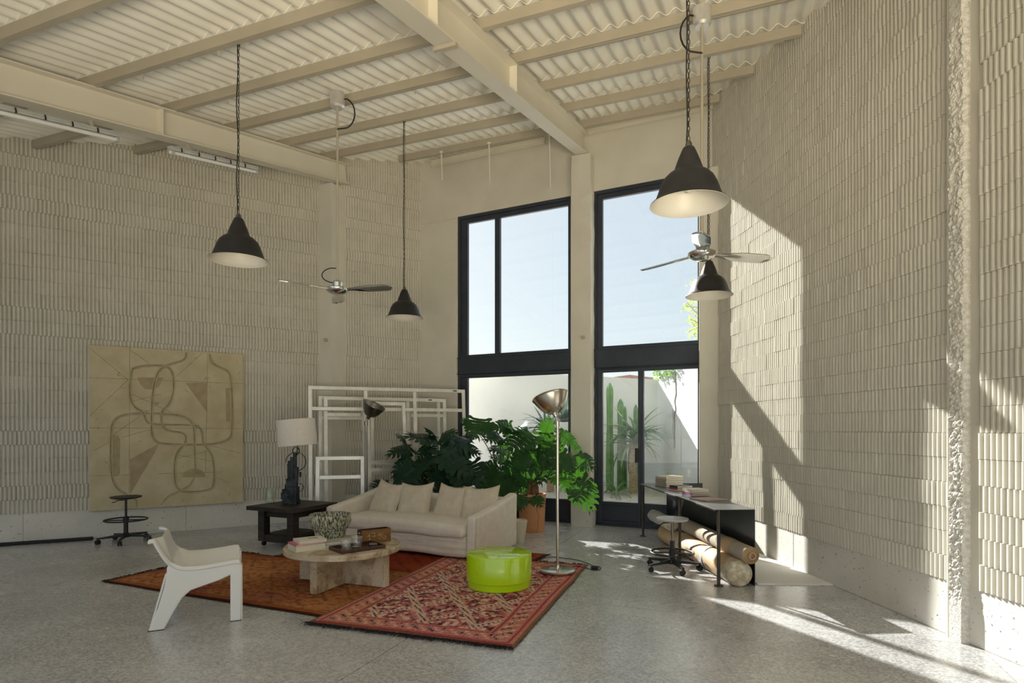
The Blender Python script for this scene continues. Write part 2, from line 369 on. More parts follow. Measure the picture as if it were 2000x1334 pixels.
def drip():
    m, t, b = newmat('lichen_glaze'); tc = N(t, 'ShaderNodeTexCoord'); mp = N(t, 'ShaderNodeMapping'); mp.inputs['Scale'].default_value = (1, 1, .28)
    t.links.new(tc.outputs['Object'], mp.inputs[0])
    n = N(t, 'ShaderNodeTexNoise', Scale=85.0, Detail=4.0); t.links.new(mp.outputs[0], n.inputs['Vector'])
    r = N(t, 'ShaderNodeValToRGB'); e = r.color_ramp.elements; e[0].position = .42; e[0].color = rgba((0.045, 0.05, 0.03)); e[1].position = .58; e[1].color = rgba((0.52, 0.51, 0.38))
    t.links.new(n.outputs['Fac'], r.inputs[0]); t.links.new(r.outputs[0], b.inputs['Base Color']); b.inputs['Roughness'].default_value = .75
    bp = N(t, 'ShaderNodeBump', Strength=1.0, Distance=.01); t.links.new(n.outputs['Fac'], bp.inputs['Height']); t.links.new(bp.outputs[0], b.inputs['Normal'])
    return m
M['glaze'] = drip()
def travertine():
    m, t, b = newmat('travertine'); tc = N(t, 'ShaderNodeTexCoord')
    n = N(t, 'ShaderNodeTexNoise', Scale=5.0, Detail=8.0, Distortion=1.2); t.links.new(tc.outputs['Object'], n.inputs['Vector'])
    r = N(t, 'ShaderNodeValToRGB'); e = r.color_ramp.elements; e[0].position = .34; e[0].color = rgba((0.34, 0.24, 0.14)); e[1].position = .56; e[1].color = rgba((0.64, 0.54, 0.39))
    t.links.new(n.outputs['Fac'], r.inputs[0])
    v = N(t, 'ShaderNodeTexNoise', Scale=70.0, Detail=3.0); t.links.new(tc.outputs['Object'], v.inputs['Vector'])
    r2 = N(t, 'ShaderNodeValToRGB'); e = r2.color_ramp.elements; e[0].position = .32; e[0].color = (.42, .38, .32, 1); e[1].position = .42; e[1].color = (1, 1, 1, 1)
    t.links.new(v.outputs['Fac'], r2.inputs[0])
    mx = N(t, 'ShaderNodeMix', data_type='RGBA', blend_type='MULTIPLY'); mx.inputs['Factor'].default_value = .8
    t.links.new(r.outputs[0], mx.inputs['A']); t.links.new(r2.outputs[0], mx.inputs['B']); t.links.new(mx.outputs['Result'], b.inputs['Base Color'])
    b.inputs['Roughness'].default_value = .42
    bp = N(t, 'ShaderNodeBump', Strength=.4, Distance=.006); t.links.new(r2.outputs[0], bp.inputs['Height']); t.links.new(bp.outputs[0], b.inputs['Normal'])
    return m
M['travertine'] = travertine()
def colmat(name, rough=.95, bump=.5):
    m, t, b = newmat(name); a = N(t, 'ShaderNodeVertexColor'); a.layer_name = 'weave'
    g = N(t, 'ShaderNodeNewGeometry'); n = N(t, 'ShaderNodeTexNoise', Scale=160.0, Detail=3.0); t.links.new(g.outputs['Position'], n.inputs['Vector'])
    r = N(t, 'ShaderNodeValToRGB'); r.color_ramp.elements[0].color = (.55, .55, .55, 1); r.color_ramp.elements[1].color = (1.35, 1.35, 1.35, 1); r.color_ramp.elements[0].position = .3; r.color_ramp.elements[1].position = .7
    t.links.new(n.outputs['Fac'], r.inputs[0])
    mx = N(t, 'ShaderNodeMix', data_type='RGBA', blend_type='MULTIPLY'); mx.inputs['Factor'].default_value = 1
    t.links.new(a.outputs[0], mx.inputs['A']); t.links.new(r.outputs[0], mx.inputs['B']); t.links.new(mx.outputs['Result'], b.inputs['Base Color'])
    b.inputs['Roughness'].default_value = rough; b.inputs['Specular IOR Level'].default_value = .1
    bp = N(t, 'ShaderNodeBump', Strength=bump, Distance=.006); t.links.new(n.outputs['Fac'], bp.inputs['Height']); t.links.new(bp.outputs[0], b.inputs['Normal'])
    return m
M['rug'] = colmat('hand_knotted_wool')
M['fringe'] = mat('dark_wool_fringe', (0.012, 0.009, 0.010), (0.03, 0.02, 0.018), 30, 0.95)
def cover(name, c, rough=.5): return mat(name, c, tuple(x * 1.08 for x in c), 20, rough, world=False)

# ------------------------------------------------------------------ floor
def clip(poly, room):
    out = [Vector(p) for p in poly]
    for i in range(len(room)):
        a = room[i]; b = room[(i + 1) % len(room)]; e = b - a; nn = Vector((-e.y, e.x)); src = out; out = []
        for k in range(len(src)):
            p = src[k]; q_ = src[(k + 1) % len(src)]; dp = nn.dot(p - a); dq = nn.dot(q_ - a)
            if dp >= 0: out.append(p)
            if (dp >= 0) != (dq >= 0): out.append(p + (q_ - p) * (dp / (dp - dq)))
        if not out: return []
    return out
def shrink(poly, d):
    n = len(poly); res = []
    for i in range(n):
        a, b, c = poly[i - 1], poly[i], poly[(i + 1) % n]
        e1 = (b - a).normalized(); e2 = (c - b).normalized(); n1 = Vector((-e1.y, e1.x)); n2 = Vector((-e2.y, e2.x))
        k = n1 + n2; k = k / max(0.3, k.dot(n1)); res.append(b + k * d)
    return res
fb = MB(); fb.prism([(p.x, p.y) for p in ROOM], -0.12, -0.012)
floor = struct(fb.build('floor', M['joint']), 'grey polished terrazzo floor with thin saw-cut joints')
pl = [-13.6, -9.8, -6.0, -2.18, 1.45, 5.3]; ql = [-9, -3.1, 0.9, 4.88, 8.86, 13.0]
room_in = ROOM
for i in range(5):
    for j in range(5):
        quad = [dP * pl[i] + dQ * ql[j], dP * pl[i + 1] + dQ * ql[j], dP * pl[i + 1] + dQ * ql[j + 1], dP * pl[i] + dQ * ql[j + 1]]
        poly = clip(quad, room_in)
        if len(poly) < 3: continue
        cl = []
        for p in poly:
            if not cl or (p - cl[-1]).length > .02: cl.append(p)
        if (cl[0] - cl[-1]).length < .02: cl.pop()
        if len(cl) < 3: continue
        cl = shrink(cl, 0.0028)
        MB().prism([(p.x, p.y) for p in cl], -0.012, 0.0).build('floor_slab', M['floor'], floor)

# ------------------------------------------------------------------ walls
PLH = 0.385                                            # plinth height
def wallbox(mb, a, b, n, thick, z0, z1a, z1b):
    """vertical slab from a to b, thickness behind the face (against n), sloping top"""
    a = V2(a); b = V2(b); a2 = a - n * thick; b2 = b - n * thick
    v = [(a.x, a.y, z0), (b.x, b.y, z0), (b2.x, b2.y, z0), (a2.x, a2.y, z0), (a.x, a.y, z1a), (b.x, b.y, z1b), (b2.x, b2.y, z1b), (a2.x, a2.y, z1a)]
    mb.add(v, [(0, 3, 2, 1), (4, 5, 6, 7), (0, 1, 5, 4), (1, 2, 6, 5), (2, 3, 7, 6), (3, 0, 4, 7)]); return mb
def wtop(p): return roofz(p.x, p.y) + 0.02
wl = MB(); wallbox(wl, K_LR - dL * .0, K_LW + dL * .25, nL, .25, -.1, wtop(K_LR), wtop(K_LW))
wall_left = struct(wl.build('wall_left', M['plaster']), 'left wall clad in cream painted fluted blocks')
wr = MB(); wallbox(wr, K_RR, K_WR + dR * .25, nR, .25, -.1, wtop(K_RR), wtop(K_WR))
wall_right = struct(wr.build('wall_right', M['plaster']), 'right wall clad in cream painted fluted blocks, sunlit in places')

NF, FP, BH = 7, 0.0436, 0.1735
BLK = NF * FP
def block_mesh(seed, nf=NF):
    rnd = random.Random(seed); prof = []
    for k in range(nf):
        d = 0.028 + rnd.uniform(-.002, .002)
        for (u, h) in ((0.0, .0), (.13, .30), (.30, .90), (.50, 1.0), (.70, .90), (.87, .30)):
            prof.append((k * FP + u * FP, h * d))
    prof[0] = (.0012, 0.0); prof.append((nf * FP - .0012, 0.0))
    hh = BH - 0.0025; mb = MB(); n = len(prof); dp = -0.02
    v = [(x, y, 0) for x, y in prof] + [(x, y, hh) for x, y in prof] + [(0, dp, 0), (nf * FP, dp, 0), (0, dp, hh), (nf * FP, dp, hh)]
    f = [(i, i + 1, n + i + 1, n + i) for i in range(n - 1)]
    f.append(tuple([2 * n, 2 * n + 1] + [n - 1 - i for i in range(n)]))
    f.append(tuple([2 * n + 2] + [n + i for i in range(n)] + [2 * n + 3]))
    f.append((0, n, 2 * n + 2, 2 * n)); f.append((n - 1, 2 * n + 1, 2 * n + 3, 2 * n - 1))
    mb.add(v, f); return mb
BM = [block_mesh(k) for k in range(5)]
BME = [b.mesh('fluted_block', M['flute'], 40) for b in BM]
def clad(parent, a, d, n, s0, s1, seed, skip=()):
    """courses of fluted blocks on the wall through a along d, facing n"""
    rnd = random.Random(seed); cand = []
    rows = int((6.6 - PLH) / BH) + 1
    for r in range(rows):
        z = PLH + r * BH; rowd = rnd.uniform(-.004, .004); s = s0 - BLK + FP * (rnd.randrange(NF) + (rnd.choice((0, 0, .5, .3)) if rnd.random() < .6 else 0))
        while s < s1:
            e = s + BLK; k = rnd.randrange(5); dep = rowd + rnd.uniform(-.0035, .0035); s_ = s; s += BLK
            if s_ < s0 - .005 or e > s1 + .01:
                # short piece: cut to the wall end by whole flutes
                lo = max(0, math.ceil((s0 - s_) / FP - 1e-3)); hi = min(NF, math.floor((s1 - s_) / FP + 1e-3))
                if hi - lo < 1: continue
                short = (lo, hi)
            else: short = None
            mid = a + d * (s_ + BLK / 2)
            if z > roofz(mid.x, mid.y) + .02: continue
            if any(x0 < (s_ + e) / 2 < x1 for (x0, x1) in skip): continue
            P = a + d * s_ + n * (.0 + dep)
            Mx = Matrix(((d.x, n.x, 0, P.x), (d.y, n.y, 0, P.y), (0, 0, 1, z), (0, 0, 0, 1)))
            px = CX + F * mid.x / max(mid.y, .01); vis = mid.y > .5 and -40 < px < 2040
            cand.append((mid.length if vis else 999, k, short, Mx))
    cand.sort(key=lambda t: t[0]); rest = MB(); cnt = 0
    for dist, k, short, Mx in cand:
        if short is None and cnt < 300:
            inst(BME[k], 'fluted_block', parent, Mx); cnt += 1
        else:
            b = BM[k] if short is None else block_mesh(k, short[1] - short[0])
            off = 0 if short is None else short[0] * FP
            rest.add([Mx @ Vector((p[0] + off, p[1], p[2])) for p in b.v], b.f)
    rest.build('fluted_block_course', M['flute'], parent, smooth=40, stuff=True)
LLEN = (K_LW - L0).dot(dL)
clad(wall_left, L0, dL, nL, -2.6, LLEN - .01, 11)
RLEN = (K_WR - R0).dot(dR)
sA = 3.98; sB = 4.20
clad(wall_right, R0, dR, nR, sB, RLEN - .01, 12)
clad(wall_right, R0, dR, nR, 1.4, sA, 13)
# plinths
def plinth(name, a, d, n, s0, s1, label):
    p0 = a + d * s0; p1 = a + d * s1; mb = MB()
    cuts = [s0 + (s1 - s0) * i / 6 for i in range(7)]
    root = rootstruct(name, label)
    for i in range(6):
        q0 = a + d * (cuts[i] + .002) + n * .008; q1 = a + d * (cuts[i + 1] - .002) + n * (.008 + .001 * (i % 2))
        wallbox(MB(), q0, q1, n, .05, 0.0, PLH, PLH).build('plinth_panel', M['plinth'], root, bevel=.006)
    return root
plinth('baseboard_left', L0, dL, nL, -5.2, LLEN, 'low bare concrete plinth along the left wall')
plinth('baseboard_right', R0, dR, nR, -4.0, RLEN, 'low white concrete plinth along the right wall')

# window wall -----------------------------------------------------
def ws(px): return (onplane(px, HY, W0, dW).xy - W0).dot(dW)
def wz(px, py): return onplane(px, py, W0, dW).z
sLo, sLi, sM0, sM1, sLr = ws(897), ws(914.5), ws(968), ws(977.5), ws(1117.5)
sRo, sRi, sD0, sD1, sRr, sRe = ws(1161), ws(1177.5), ws(1247), ws(1258), ws(1363.5), ws(1371)
zTop = (wz(897, 427) + wz(1117, 385) + wz(1161, 376.5) + wz(1299, 350)) / 4
zG1 = (wz(914.5, 438) + wz(1116, 400.5) + wz(1177, 390)) / 3
zG0 = (wz(914.5, 693) + wz(1116, 681) + wz(1177, 676.5) + wz(1363, 666)) / 4
zT1 = (wz(897, 701) + wz(1117, 686) + wz(1164, 685)) / 3
zT0 = (wz(900, 731) + wz(1116, 721)) / 2
zL1 = (wz(914, 739) + wz(1113, 730)) / 2
zD1 = (wz(1178, 728) + wz(1363, 720)) / 2
zK = (wz(1178, 979) + wz(1090, 974)) / 2
def wp(s, off, z): p = W0 + dW * s + nW * off; return Vector((p.x, p.y, z))
s_left = (K_LW - W0).dot(dW) - .3; s_right = (K_WR - W0).dot(dW) + .3
wb = MB()
def wseg(s0, s1, z0, z1, o0=-.06, o1=.19, slope=False):
    a = wp(s0, o0, 0).xy; b = wp(s1, o0, 0).xy
    wallbox(wb, a, b, -nW, o1 - o0, z0, wtop(a) if slope else z1, wtop(b) if slope else z1)
wseg(s_left, sLo, -.1, zTop); wseg(sLr, sRo, -.1, zTop); wseg(sRe, s_right, -.1, zTop)
wseg(s_left, s_right, zTop, 0, slope=True)
wall_back = struct(wb.build('wall_back', M['plaster']), 'tall cream plaster wall with two dark steel glazed openings')
# low pilaster to the right of the door, shallow pilaster left of the window
pr = MB(); a = wp(sRe, -.06, 0).xy; b = wp(sRe + .42, -.06, 0).xy
zp = onplane(1390, 325, W0 - nW * .25, dW).z
wallbox(pr, wp(sRe, -.25, 0).xy, wp(sRe + .50, -.25, 0).xy, -nW, .2, 0, zp, zp)
pr.build('pilaster', M['plaster'], wall_back, bevel=.012)
pr = MB(); zp2 = onplane(870, 430, W0 - nW * .10, dW).z
wallbox(pr, wp(s_left + .2, -.085, 0).xy, wp(sLo - .01, -.085, 0).xy, -nW, .03, 0, zp2, zp2)
pr.build('pilaster', M['plaster'], wall_back, bevel=.008)

def pq(p, q_): v = dP * p + dQ * q_; return v
MPQ = Matrix(((dP.x, dQ.x, 0), (dP.y, dQ.y, 0), (0, 0, 1)))
def wobbly_pillar(mb, p0, p1, q0, q1, z0, z1, amp, seed, chip=1.0):
    nzs = 70
    ring = [(p0, q0), ((p0 + p1) / 2, q0), (p1, q0), (p1, (q0 + q1) / 2), (p1, q1), (p0, q1)]
    vs = []
    for k in range(nzs + 1):
        z = z0 + (z1 - z0) * k / nzs
        for i, (p, q_) in enumerate(ring):
            d = amp * nz((p * 3 + seed, q_ * 3, z * 5)) + (amp * 1.2 * max(0, nz((seed, 7, z * 2.2))) if i == 2 else 0) * chip
            pp = p - (d if i in (2, 3) else (-d * .5 if i in (0,) else 0)); qq = q_ + (abs(d) if i in (2,) else d * .4 if i in (0, 1) else 0)
            w_ = dP * pp + dQ * qq; vs.append((w_.x, w_.y, z))
    n = len(ring); fs = []
    for k in range(nzs):
        for i in range(n):
            j = (i + 1) % n; fs.append((k * n + i, k * n + j, (k + 1) * n + j, (k + 1) * n + i))
    fs.append(tuple(reversed(range(n)))); fs.append(tuple(nzs * n + i for i in range(n)))
    mb.add(vs, fs); return mb
# central pillar carrying the beam
fA = fl(1115, 1027.7).xy; fB = fl(1156, 1030).xy
cq = (fA.dot(dQ) + fB.dot(dQ)) / 2; cp0 = fA.dot(dP); cp1 = fB.dot(dP)
ztp = roofz(fB.x, fB.y) - .42
pil = wobbly_pillar(MB(), cp0 + .003, cp1 - .02, cq + .006, cq + .55, 0.28, ztp, .010, 3).build('pillar', M['plaster'], wall_back)
wobbly_pillar(MB(), cp0, cp1, cq, cq + .5, 0, .29, .012, 9).build('pillar_foot', M['plinth'], wall_back, label='chipped concrete foot of the central pillar')
hb = at(1139, 659, 8.84); MB().box((hb.x, hb.y, hb.z), (.05, .03, .045), MPQ).build('recess_box', M['purlin'], wall_back, bevel=.004)
# left pillar under the left beam
lc = Vector((-2.833, 9.414)); lp1 = lc.dot(dP); lq0 = lc.dot(dQ); zl = roofz(lc.x, lc.y) - .42
wobbly_pillar(MB(), lp1 - .27, lp1, lq0, lq0 + .5, 0, zl, .010, 21, 2.5).build('pillar', M['plaster'], wall_left)
hb = at(636, 664, 9.42); MB().box((hb.x, hb.y, hb.z), (.05, .04, .05), MPQ).build('recess_box', M['purlin'], wall_left, bevel=.004)
# broken pillar on the right wall with its conduit
vs = []; fs = []; nzs = 420; cols = 9
for k in range(nzs + 1):
    z = 5.2 * k / nzs
    brk = min(1, max(0, (z - .22) * 5)) * (1 if z < 4.15 else max(0, 1 - (z - 4.15) * 8))
    for i in range(cols + 1):
        u = i / cols; s = 4.165 - .10 * u
        d = .06 + brk * (.008 * nz((u * 3, 1.3, z * 6)) + .010 * nz((u * 7, 5.3, z * 26)) + .010 * nz((u * 13, 2, z * 60)) + .006 * noise.cell(Vector((u * 20, 3, z * 70))) - .012 * u)
        p = R0 + dR * (s + brk * .012 * nz((3, u * 3, z * 9))) + nR * d; vs.append((p.x, p.y, z))
    for dd in (.02, -.05):
        p = R0 + dR * 4.05 + nR * dd; vs.append((p.x, p.y, z))
    p = R0 + dR * 4.168 - nR * .05; vs.append((p.x, p.y, z))
n = cols + 4
for k in range(nzs):
    for i in range(n):
        j = (i + 1) % n; fs.append((k * n + i, k * n + j, (k + 1) * n + j, (k + 1) * n + i))
fs.append(tuple(nzs * n + i for i in range(n)))
MB().add(vs, fs).build('broken_pillar', M['rough'], wall_right, label='hacked back concrete pillar edge')
# recess strips either side of the broken pillar
q0 = R0 + dR * 3.985 + nR * .004; q1 = R0 + dR * 4.055 + nR * .004
wallbox(MB(), q0, q1, nR, .03, 0, 5.1, 5.1).build('recess_strip', M['plaster'], wall_right)
q0 = R0 + dR * 4.165 + nR * .012; q1 = R0 + dR * 4.20 + nR * .012
wallbox(MB(), q0, q1, nR, .03, 0, 5.1, 5.1).build('recess_strip', M['plaster'], wall_right)
p = R0 + dR * 4.19 + nR * .035
MB().tube([(p.x, p.y, 0), (p.x, p.y, 5.1)], .017, 12).build('conduit', M['plaster'], wall_right, smooth=40)
sb = MB(); wallbox(sb, Vector((K_LR.x, REAR)), Vector((K_LR.x, K_LR.y + .1)), Vector((1, 0)), .25, -.1, 3.2, 4.6)
struct(sb.build('wall_side', M['plaster']), 'plain plaster side wall out of view on the left')
# white painted strip between desk and right wall
a = Vector((2.285, 5.575)); wedge = [a, R0 + dR * 5.575, R0 + dR * 7.9, Vector((2.15, 7.75))]
struct(MB().prism([(p.x, p.y) for p in wedge], 0.0005, 0.012).build('trim_1', M['white_floor']), 'white painted concrete strip between desk and right wall')

# ------------------------------------------------------------------ roof
ceiling = rootstruct('ceiling', 'cream painted corrugated roof on steel purlins and beams')
PITCH, AMP = 0.152, 0.027
qlines = [-.9 * k + 2.17 for k in range(8, 0, -1)] + [2.17, 3.05, 4.0, 4.9, 5.77, 6.68, 7.58, 8.44]
def sheet(pa, pb, qa, qb, lift):
    nw = int(round((pb - pa) / PITCH)); nu = nw * 8; vs = []; fs = []
    for (th) in (0.0, .007):
        for (q_, dz) in ((qa, 0.0), ((qa + qb) / 2, .004), (qb, .010)):
            for i in range(nu + 1):
                p = pa + (pb - pa) * i / nu; w_ = dP * p + dQ * q_
                z = 4.02 + .223 * q_ + AMP + AMP * cos(2 * pi * p / PITCH) + lift + dz + th
                vs.append((w_.x, w_.y, z))
    k = nu + 1
    for t in range(2):
        for r in range(2):
            for i in range(nu):
                a = t * 3 * k + r * k + i; fs.append((a, a + k, a + k + 1, a + 1) if t == 0 else (a, a + 1, a + k + 1, a + k))
    for r, in ((0,), (2,)):
        for i in range(nu):
            a = r * k + i; b = 3 * k + r * k + i; fs.append((a, a + 1, b + 1, b) if r == 0 else (a, b, b + 1, a + 1))
    return MB().add(vs, fs)
def pwall(line0, d, q_):  # p coordinate where the line crosses a given q
    t = (q_ - line0.dot(dQ)) / d.dot(dQ); return (line0 + d * t).dot(dP)
SW = 7 * PITCH
qe = [-.6] + [1.3, 2.17, 3.05, 4.0, 4.9, 5.77, 6.68, 7.58, 8.44, 9.5]
for j in range(len(qe) - 1):
    qa, qb = qe[j], qe[j + 1]
    for i in range(-13, 5):
        pa = i * SW; pb = pa + SW
        cen = dP * ((pa + pb) / 2) + dQ * ((qa + qb) / 2)
        if (cen - Wi).dot(nW) > .75 or (cen - L0).dot(nL) < -.7 or (cen - R0).dot(nR) < -.7 or cen.y < REAR - .9 or cen.x < K_LR.x - .6: continue
        sheet(pa, pb + .04, qa - .05, qb + .02, .003 * (i % 2)).build('roof_sheet', M['roof'], ceiling, smooth=50)
def purlin(q_, p0, p1, h=.10):
    M3 = MPQ; z = roofz(*(dQ * q_)) ; mb = MB(); L = p1 - p0; c = dP * ((p0 + p1) / 2) + dQ * q_
    mb.box((c.x, c.y, z - h / 2), (L, .006, h), M3)
    f1 = dP * ((p0 + p1) / 2) + dQ * (q_ + .025)
    mb.box((f1.x, f1.y, z - h + .003), (L, .05, .006), M3); mb.box((f1.x, f1.y, z - .003), (L, .05, .006), M3)
    f2 = dP * ((p0 + p1) / 2) + dQ * (q_ + .048); mb.box((f2.x, f2.y, z - h + .010), (L, .005, .02), M3)
    return mb
BP = [(-6.11, -5.93), (-2.36, -2.18), (1.39, 1.57)]
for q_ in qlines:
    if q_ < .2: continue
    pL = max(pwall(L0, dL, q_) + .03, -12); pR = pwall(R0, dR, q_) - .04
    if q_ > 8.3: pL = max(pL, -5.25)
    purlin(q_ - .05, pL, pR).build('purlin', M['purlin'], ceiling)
# wall plate purlin lying along the window wall
a = cross2(Wi - nW * .10, dW, L0, dL); b = cross2(Wi - nW * .10, dW, R0, dR)
zz = min(roofz(a.x, a.y), roofz(b.x, b.y))
for (s0, s1) in ((.35, (pq(-2.36, 0)).length * 0 + 2.45), (2.75, (b - a).length - .05)):
    c0 = a + dW * s0; c1 = a + dW * s1
    mb = MB().bar((c0.x, c0.y, roofz(c0.x, c0.y) - .055), (c1.x, c1.y, roofz(c1.x, c1.y) - .055), .05, .10)
    mb.bar((c0.x - nW.x * .03, c0.y - nW.y * .03, roofz(c0.x, c0.y) - .108), (c1.x - nW.x * .03, c1.y - nW.y * .03, roofz(c1.x, c1.y) - .108), .09, .008)
    mb.build('wall_plate', M['beam'], ceiling)
SL = Vector((dQ.x, dQ.y, .223)).normalized(); UPN = Vector((-dQ.x * .223, -dQ.y * .223, 1)).normalized()
def ibeam(p0, p1, qa, qb):
    pm = (p0 + p1) / 2; wd = p1 - p0; mb = MB()
    def pt(q_, off, pp=pm): w_ = dP * pp + dQ * q_; return Vector((w_.x, w_.y, 4.02 + .223 * q_ + off))
    mb.bar(pt(qa, -.408), pt(qb, -.408), wd, .014, UPN); mb.bar(pt(qa, -.109), pt(qb, -.109), wd, .014, UPN)
    mb.bar(pt(qa, -.258), pt(qb, -.258), .012, .30, UPN)
    o = mb.build('roof_beam', M['beam'], ceiling)
    for q_ in (2.2, 4.05, 5.75) if p0 > -3 else (2.5, 4.72):
        if qa < q_ < qb:
            for sg in (-1, 1):
                MB().bar(pt(q_, -.40, pm + sg * wd * .25), pt(q_, -.118, pm + sg * wd * .25), wd * .44, .012, tuple((*dQ, 0))).build('stiffener', M['beam'], o)
    return o
ibeam(*BP[0], -4.0, lq0 + .3); ibeam(*BP[1], -4.4, cq + .12); ibeam(*BP[2], -4.4, 5.0)
# steel plates and clips seen under the main beam
for (q_, wl_) in ((4.35, .21),):
    w_ = dP * (-2.28) + dQ * q_; MB().box((w_.x, w_.y, roofz(w_.x, w_.y) - .43), (wl_, .035, .03), MPQ).build('clip_angle', M['purlin'], ceiling)
for (p_, q_) in ((-4.35, 4.0), (-5.3, 4.0), (-5.62, 4.9), (-4.2, 4.9), (-3.4, 5.77), (-3.1, 4.9), (-1.2, 4.9), (-.9, 5.77), (-.6, 5.0), (-5.2, 4.9)):
    w_ = dP * p_ + dQ * q_; z = roofz(w_.x, w_.y) - .10
    MB().bar((w_.x, w_.y, z), (w_.x + .004, w_.y, z - .06), .014, .006).build('wire_clip', M['purlin'], ceiling)

# ------------------------------------------------------------------ windows and door
def wbar(mb, s0, s1, z0, z1, o0, o1):
    a = W0 + dW * ((s0 + s1) / 2) + nW * ((o0 + o1) / 2)
    MW = Matrix(((dW.x, nW.x, 0), (dW.y, nW.y, 0), (0, 0, 1)))
    return mb.box((a.x, a.y, (z0 + z1) / 2), (abs(s1 - s0), abs(o1 - o0), abs(z1 - z0)), MW)
def wpart(name, parent, boxes, m, bevel=.003, label=None):
    mb = MB()
    for b in boxes: wbar(mb, *b)
    return mb.build(name, m, parent, bevel=bevel, label=label)
FO0, FO1 = -.045, .035
def profile_frame(parent, s0, s1, z0, z1, gs0, gs1, gz0, gz1):
    wpart('outer_frame', parent, [(s0, s0 + .05, z0, z1, FO0, FO1 + .02), (s1 - .05, s1, z0, z1, FO0, FO1 + .02), (s0 + .05, s1 - .05, z1 - .05, z1, FO0, FO1 + .02), (s0 + .05, s1 - .05, z0, z0 + .03, FO0, FO1 + .02)], M['frame'])
    wpart('inner_frame', parent, [(s0 + .05, gs0, z0 + .03, z1 - .05, -.025, .03), (gs1, s1 - .05, z0 + .03, z1 - .05, -.025, .03), (gs0, gs1, gz1, z1 - .05, -.025, .03), (gs0, gs1, z0 + .03, gz0, -.025, .03)], M['frame'])
win1 = rootstruct('window_1', 'tall dark steel window left of the pillar, sky above and courtyard below')
profile_frame(win1, sLo, sLr, zT1, zTop, sLi, sLr - .012, zG0, zG1)
wpart('mullion', win1, [(sM0, sM1, zG0, zG1, -.03, .03)], M['frame'])
wpart('pane', win1, [(sLi, sM0, zG0, zG1, .0, .006)], M['pane'], 0); wpart('pane', win1, [(sM1, sLr - .012, zG0, zG1, .0, .006)], M['pane'], 0)
wpart('transom_panel', win1, [(sLo + .01, sLr - .002, zT0, zT1, -.065, .05), (sLo, sLr, zT0 - .01, zT0 + .01, -.075, .05), (sLo, sLr, zT1 - .01, zT1 + .01, -.075, .05)], M['frame'])
profile_frame(win1, sLo, sLr, 0.0, zT0 - .012, sLi, sLr - .015, .02, zL1)
wpart('pane', win1, [(sLi, sLr - .015, zK, zL1, .0, .006)], M['pane'], 0)
wpart('kick_panel', win1, [(sLi, sLr - .015, .02, zK - .03, -.012, .02), (sLi, sLr - .015, zK - .03, zK, -.03, .03)], M['frame'])
win2 = rootstruct('window_2', 'single fixed pane in dark steel above the door')
profile_frame(win2, sRo, sRe, zT1, zTop, sRi, sRr, zG0, zG1)
wpart('pane', win2, [(sRi, sRr, zG0, zG1, .0, .006)], M['pane'], 0)
wpart('transom_panel', win2, [(sRo + .01, sRe - .002, zT0, zT1, -.065, .05), (sRo, sRe, zT0 - .01, zT0 + .01, -.075, .05), (sRo, sRe, zT1 - .01, zT1 + .01, -.075, .05)], M['frame'])
door = rootstruct('door_1', 'dark steel glazed double door to the courtyard')
wpart('door_frame', door, [(sRo, sRo + .05, 0, zT0 - .012, FO0, .05), (sRe - .05, sRe, 0, zT0 - .012, FO0, .05), (sRo + .05, sRe - .05, zD1 + .05, zT0 - .012, FO0, .05), (sRo + .05, sRe - .05, 0.0, .03, FO0, .05)], M['frame'])
for (a, b, ga, gb) in ((sRo + .05, (sD0 + sD1) / 2, sRi, sD0), ((sD0 + sD1) / 2, sRe - .05, sD1, sRr)):
    lf = wpart('door_leaf', door, [(a + .003, ga, .03, zD1 + .048, -.03, .025), (gb, b - .003, .03, zD1 + .048, -.03, .025), (ga, gb, zD1, zD1 + .048, -.03, .025), (ga, gb, zK - .045, zK, -.03, .025), (ga, gb, .03, .08, -.03, .025)], M['frame'])
    wpart('pane', lf, [(ga, gb, zK, zD1, -.004, .002)], M['pane'], 0)
    wpart('kick_panel', lf, [(ga, gb, .08, zK - .045, -.012, .012)], M['frame'])
zh0, zh1 = wz(1246, 903), wz(1246, 875)
wpart('handle', door, [(sD0 - .035, sD0 + .012, zh0, zh1, -.075, -.03)], M['black'], .006, label='black pull handle')

# ------------------------------------------------------------------ courtyard
gb = MB().prism([(-60, -60), (60, -60), (60, 120), (-60, 120)], -.6, -.13)
struct(gb.build('ground', M['sand']), 'sandy ground outside the building')
DC = 2.0
wc = W0 + nW * DC; zc = onplane(1200, 737, wc, dW).z
zcl = onplane(905, 722, wc, dW).z; scl = (onplane(905, 722, wc, dW).xy - wc).dot(dW); scr = (onplane(1200, 737, wc, dW).xy - wc).dot(dW)
cc = cross2(wc, dW, R0 + nR * .02, dR)
cb = MB(); wallbox(cb, wc - dW * 6.5, cc, -nW, .2, -.5, zc + (zcl - zc) * (-6.5 - scr) / (scl - scr), zc + (zcl - zc) * ((cc - wc).dot(dW) - scr) / (scl - scr))
cw = struct(cb.build('wall_courtyard', M['courtwall']), 'white rendered courtyard wall facing the windows, in shade')
cs = MB(); a0 = K_WR + dR * .2; wallbox(cs, a0, cc + dR * .2, nR, .2, -.5, zc + .12, zc)
cw2 = struct(cs.build('wall_courtyard_side', M['courtwall']), 'white courtyard side wall with a diagonal sun and shadow edge')
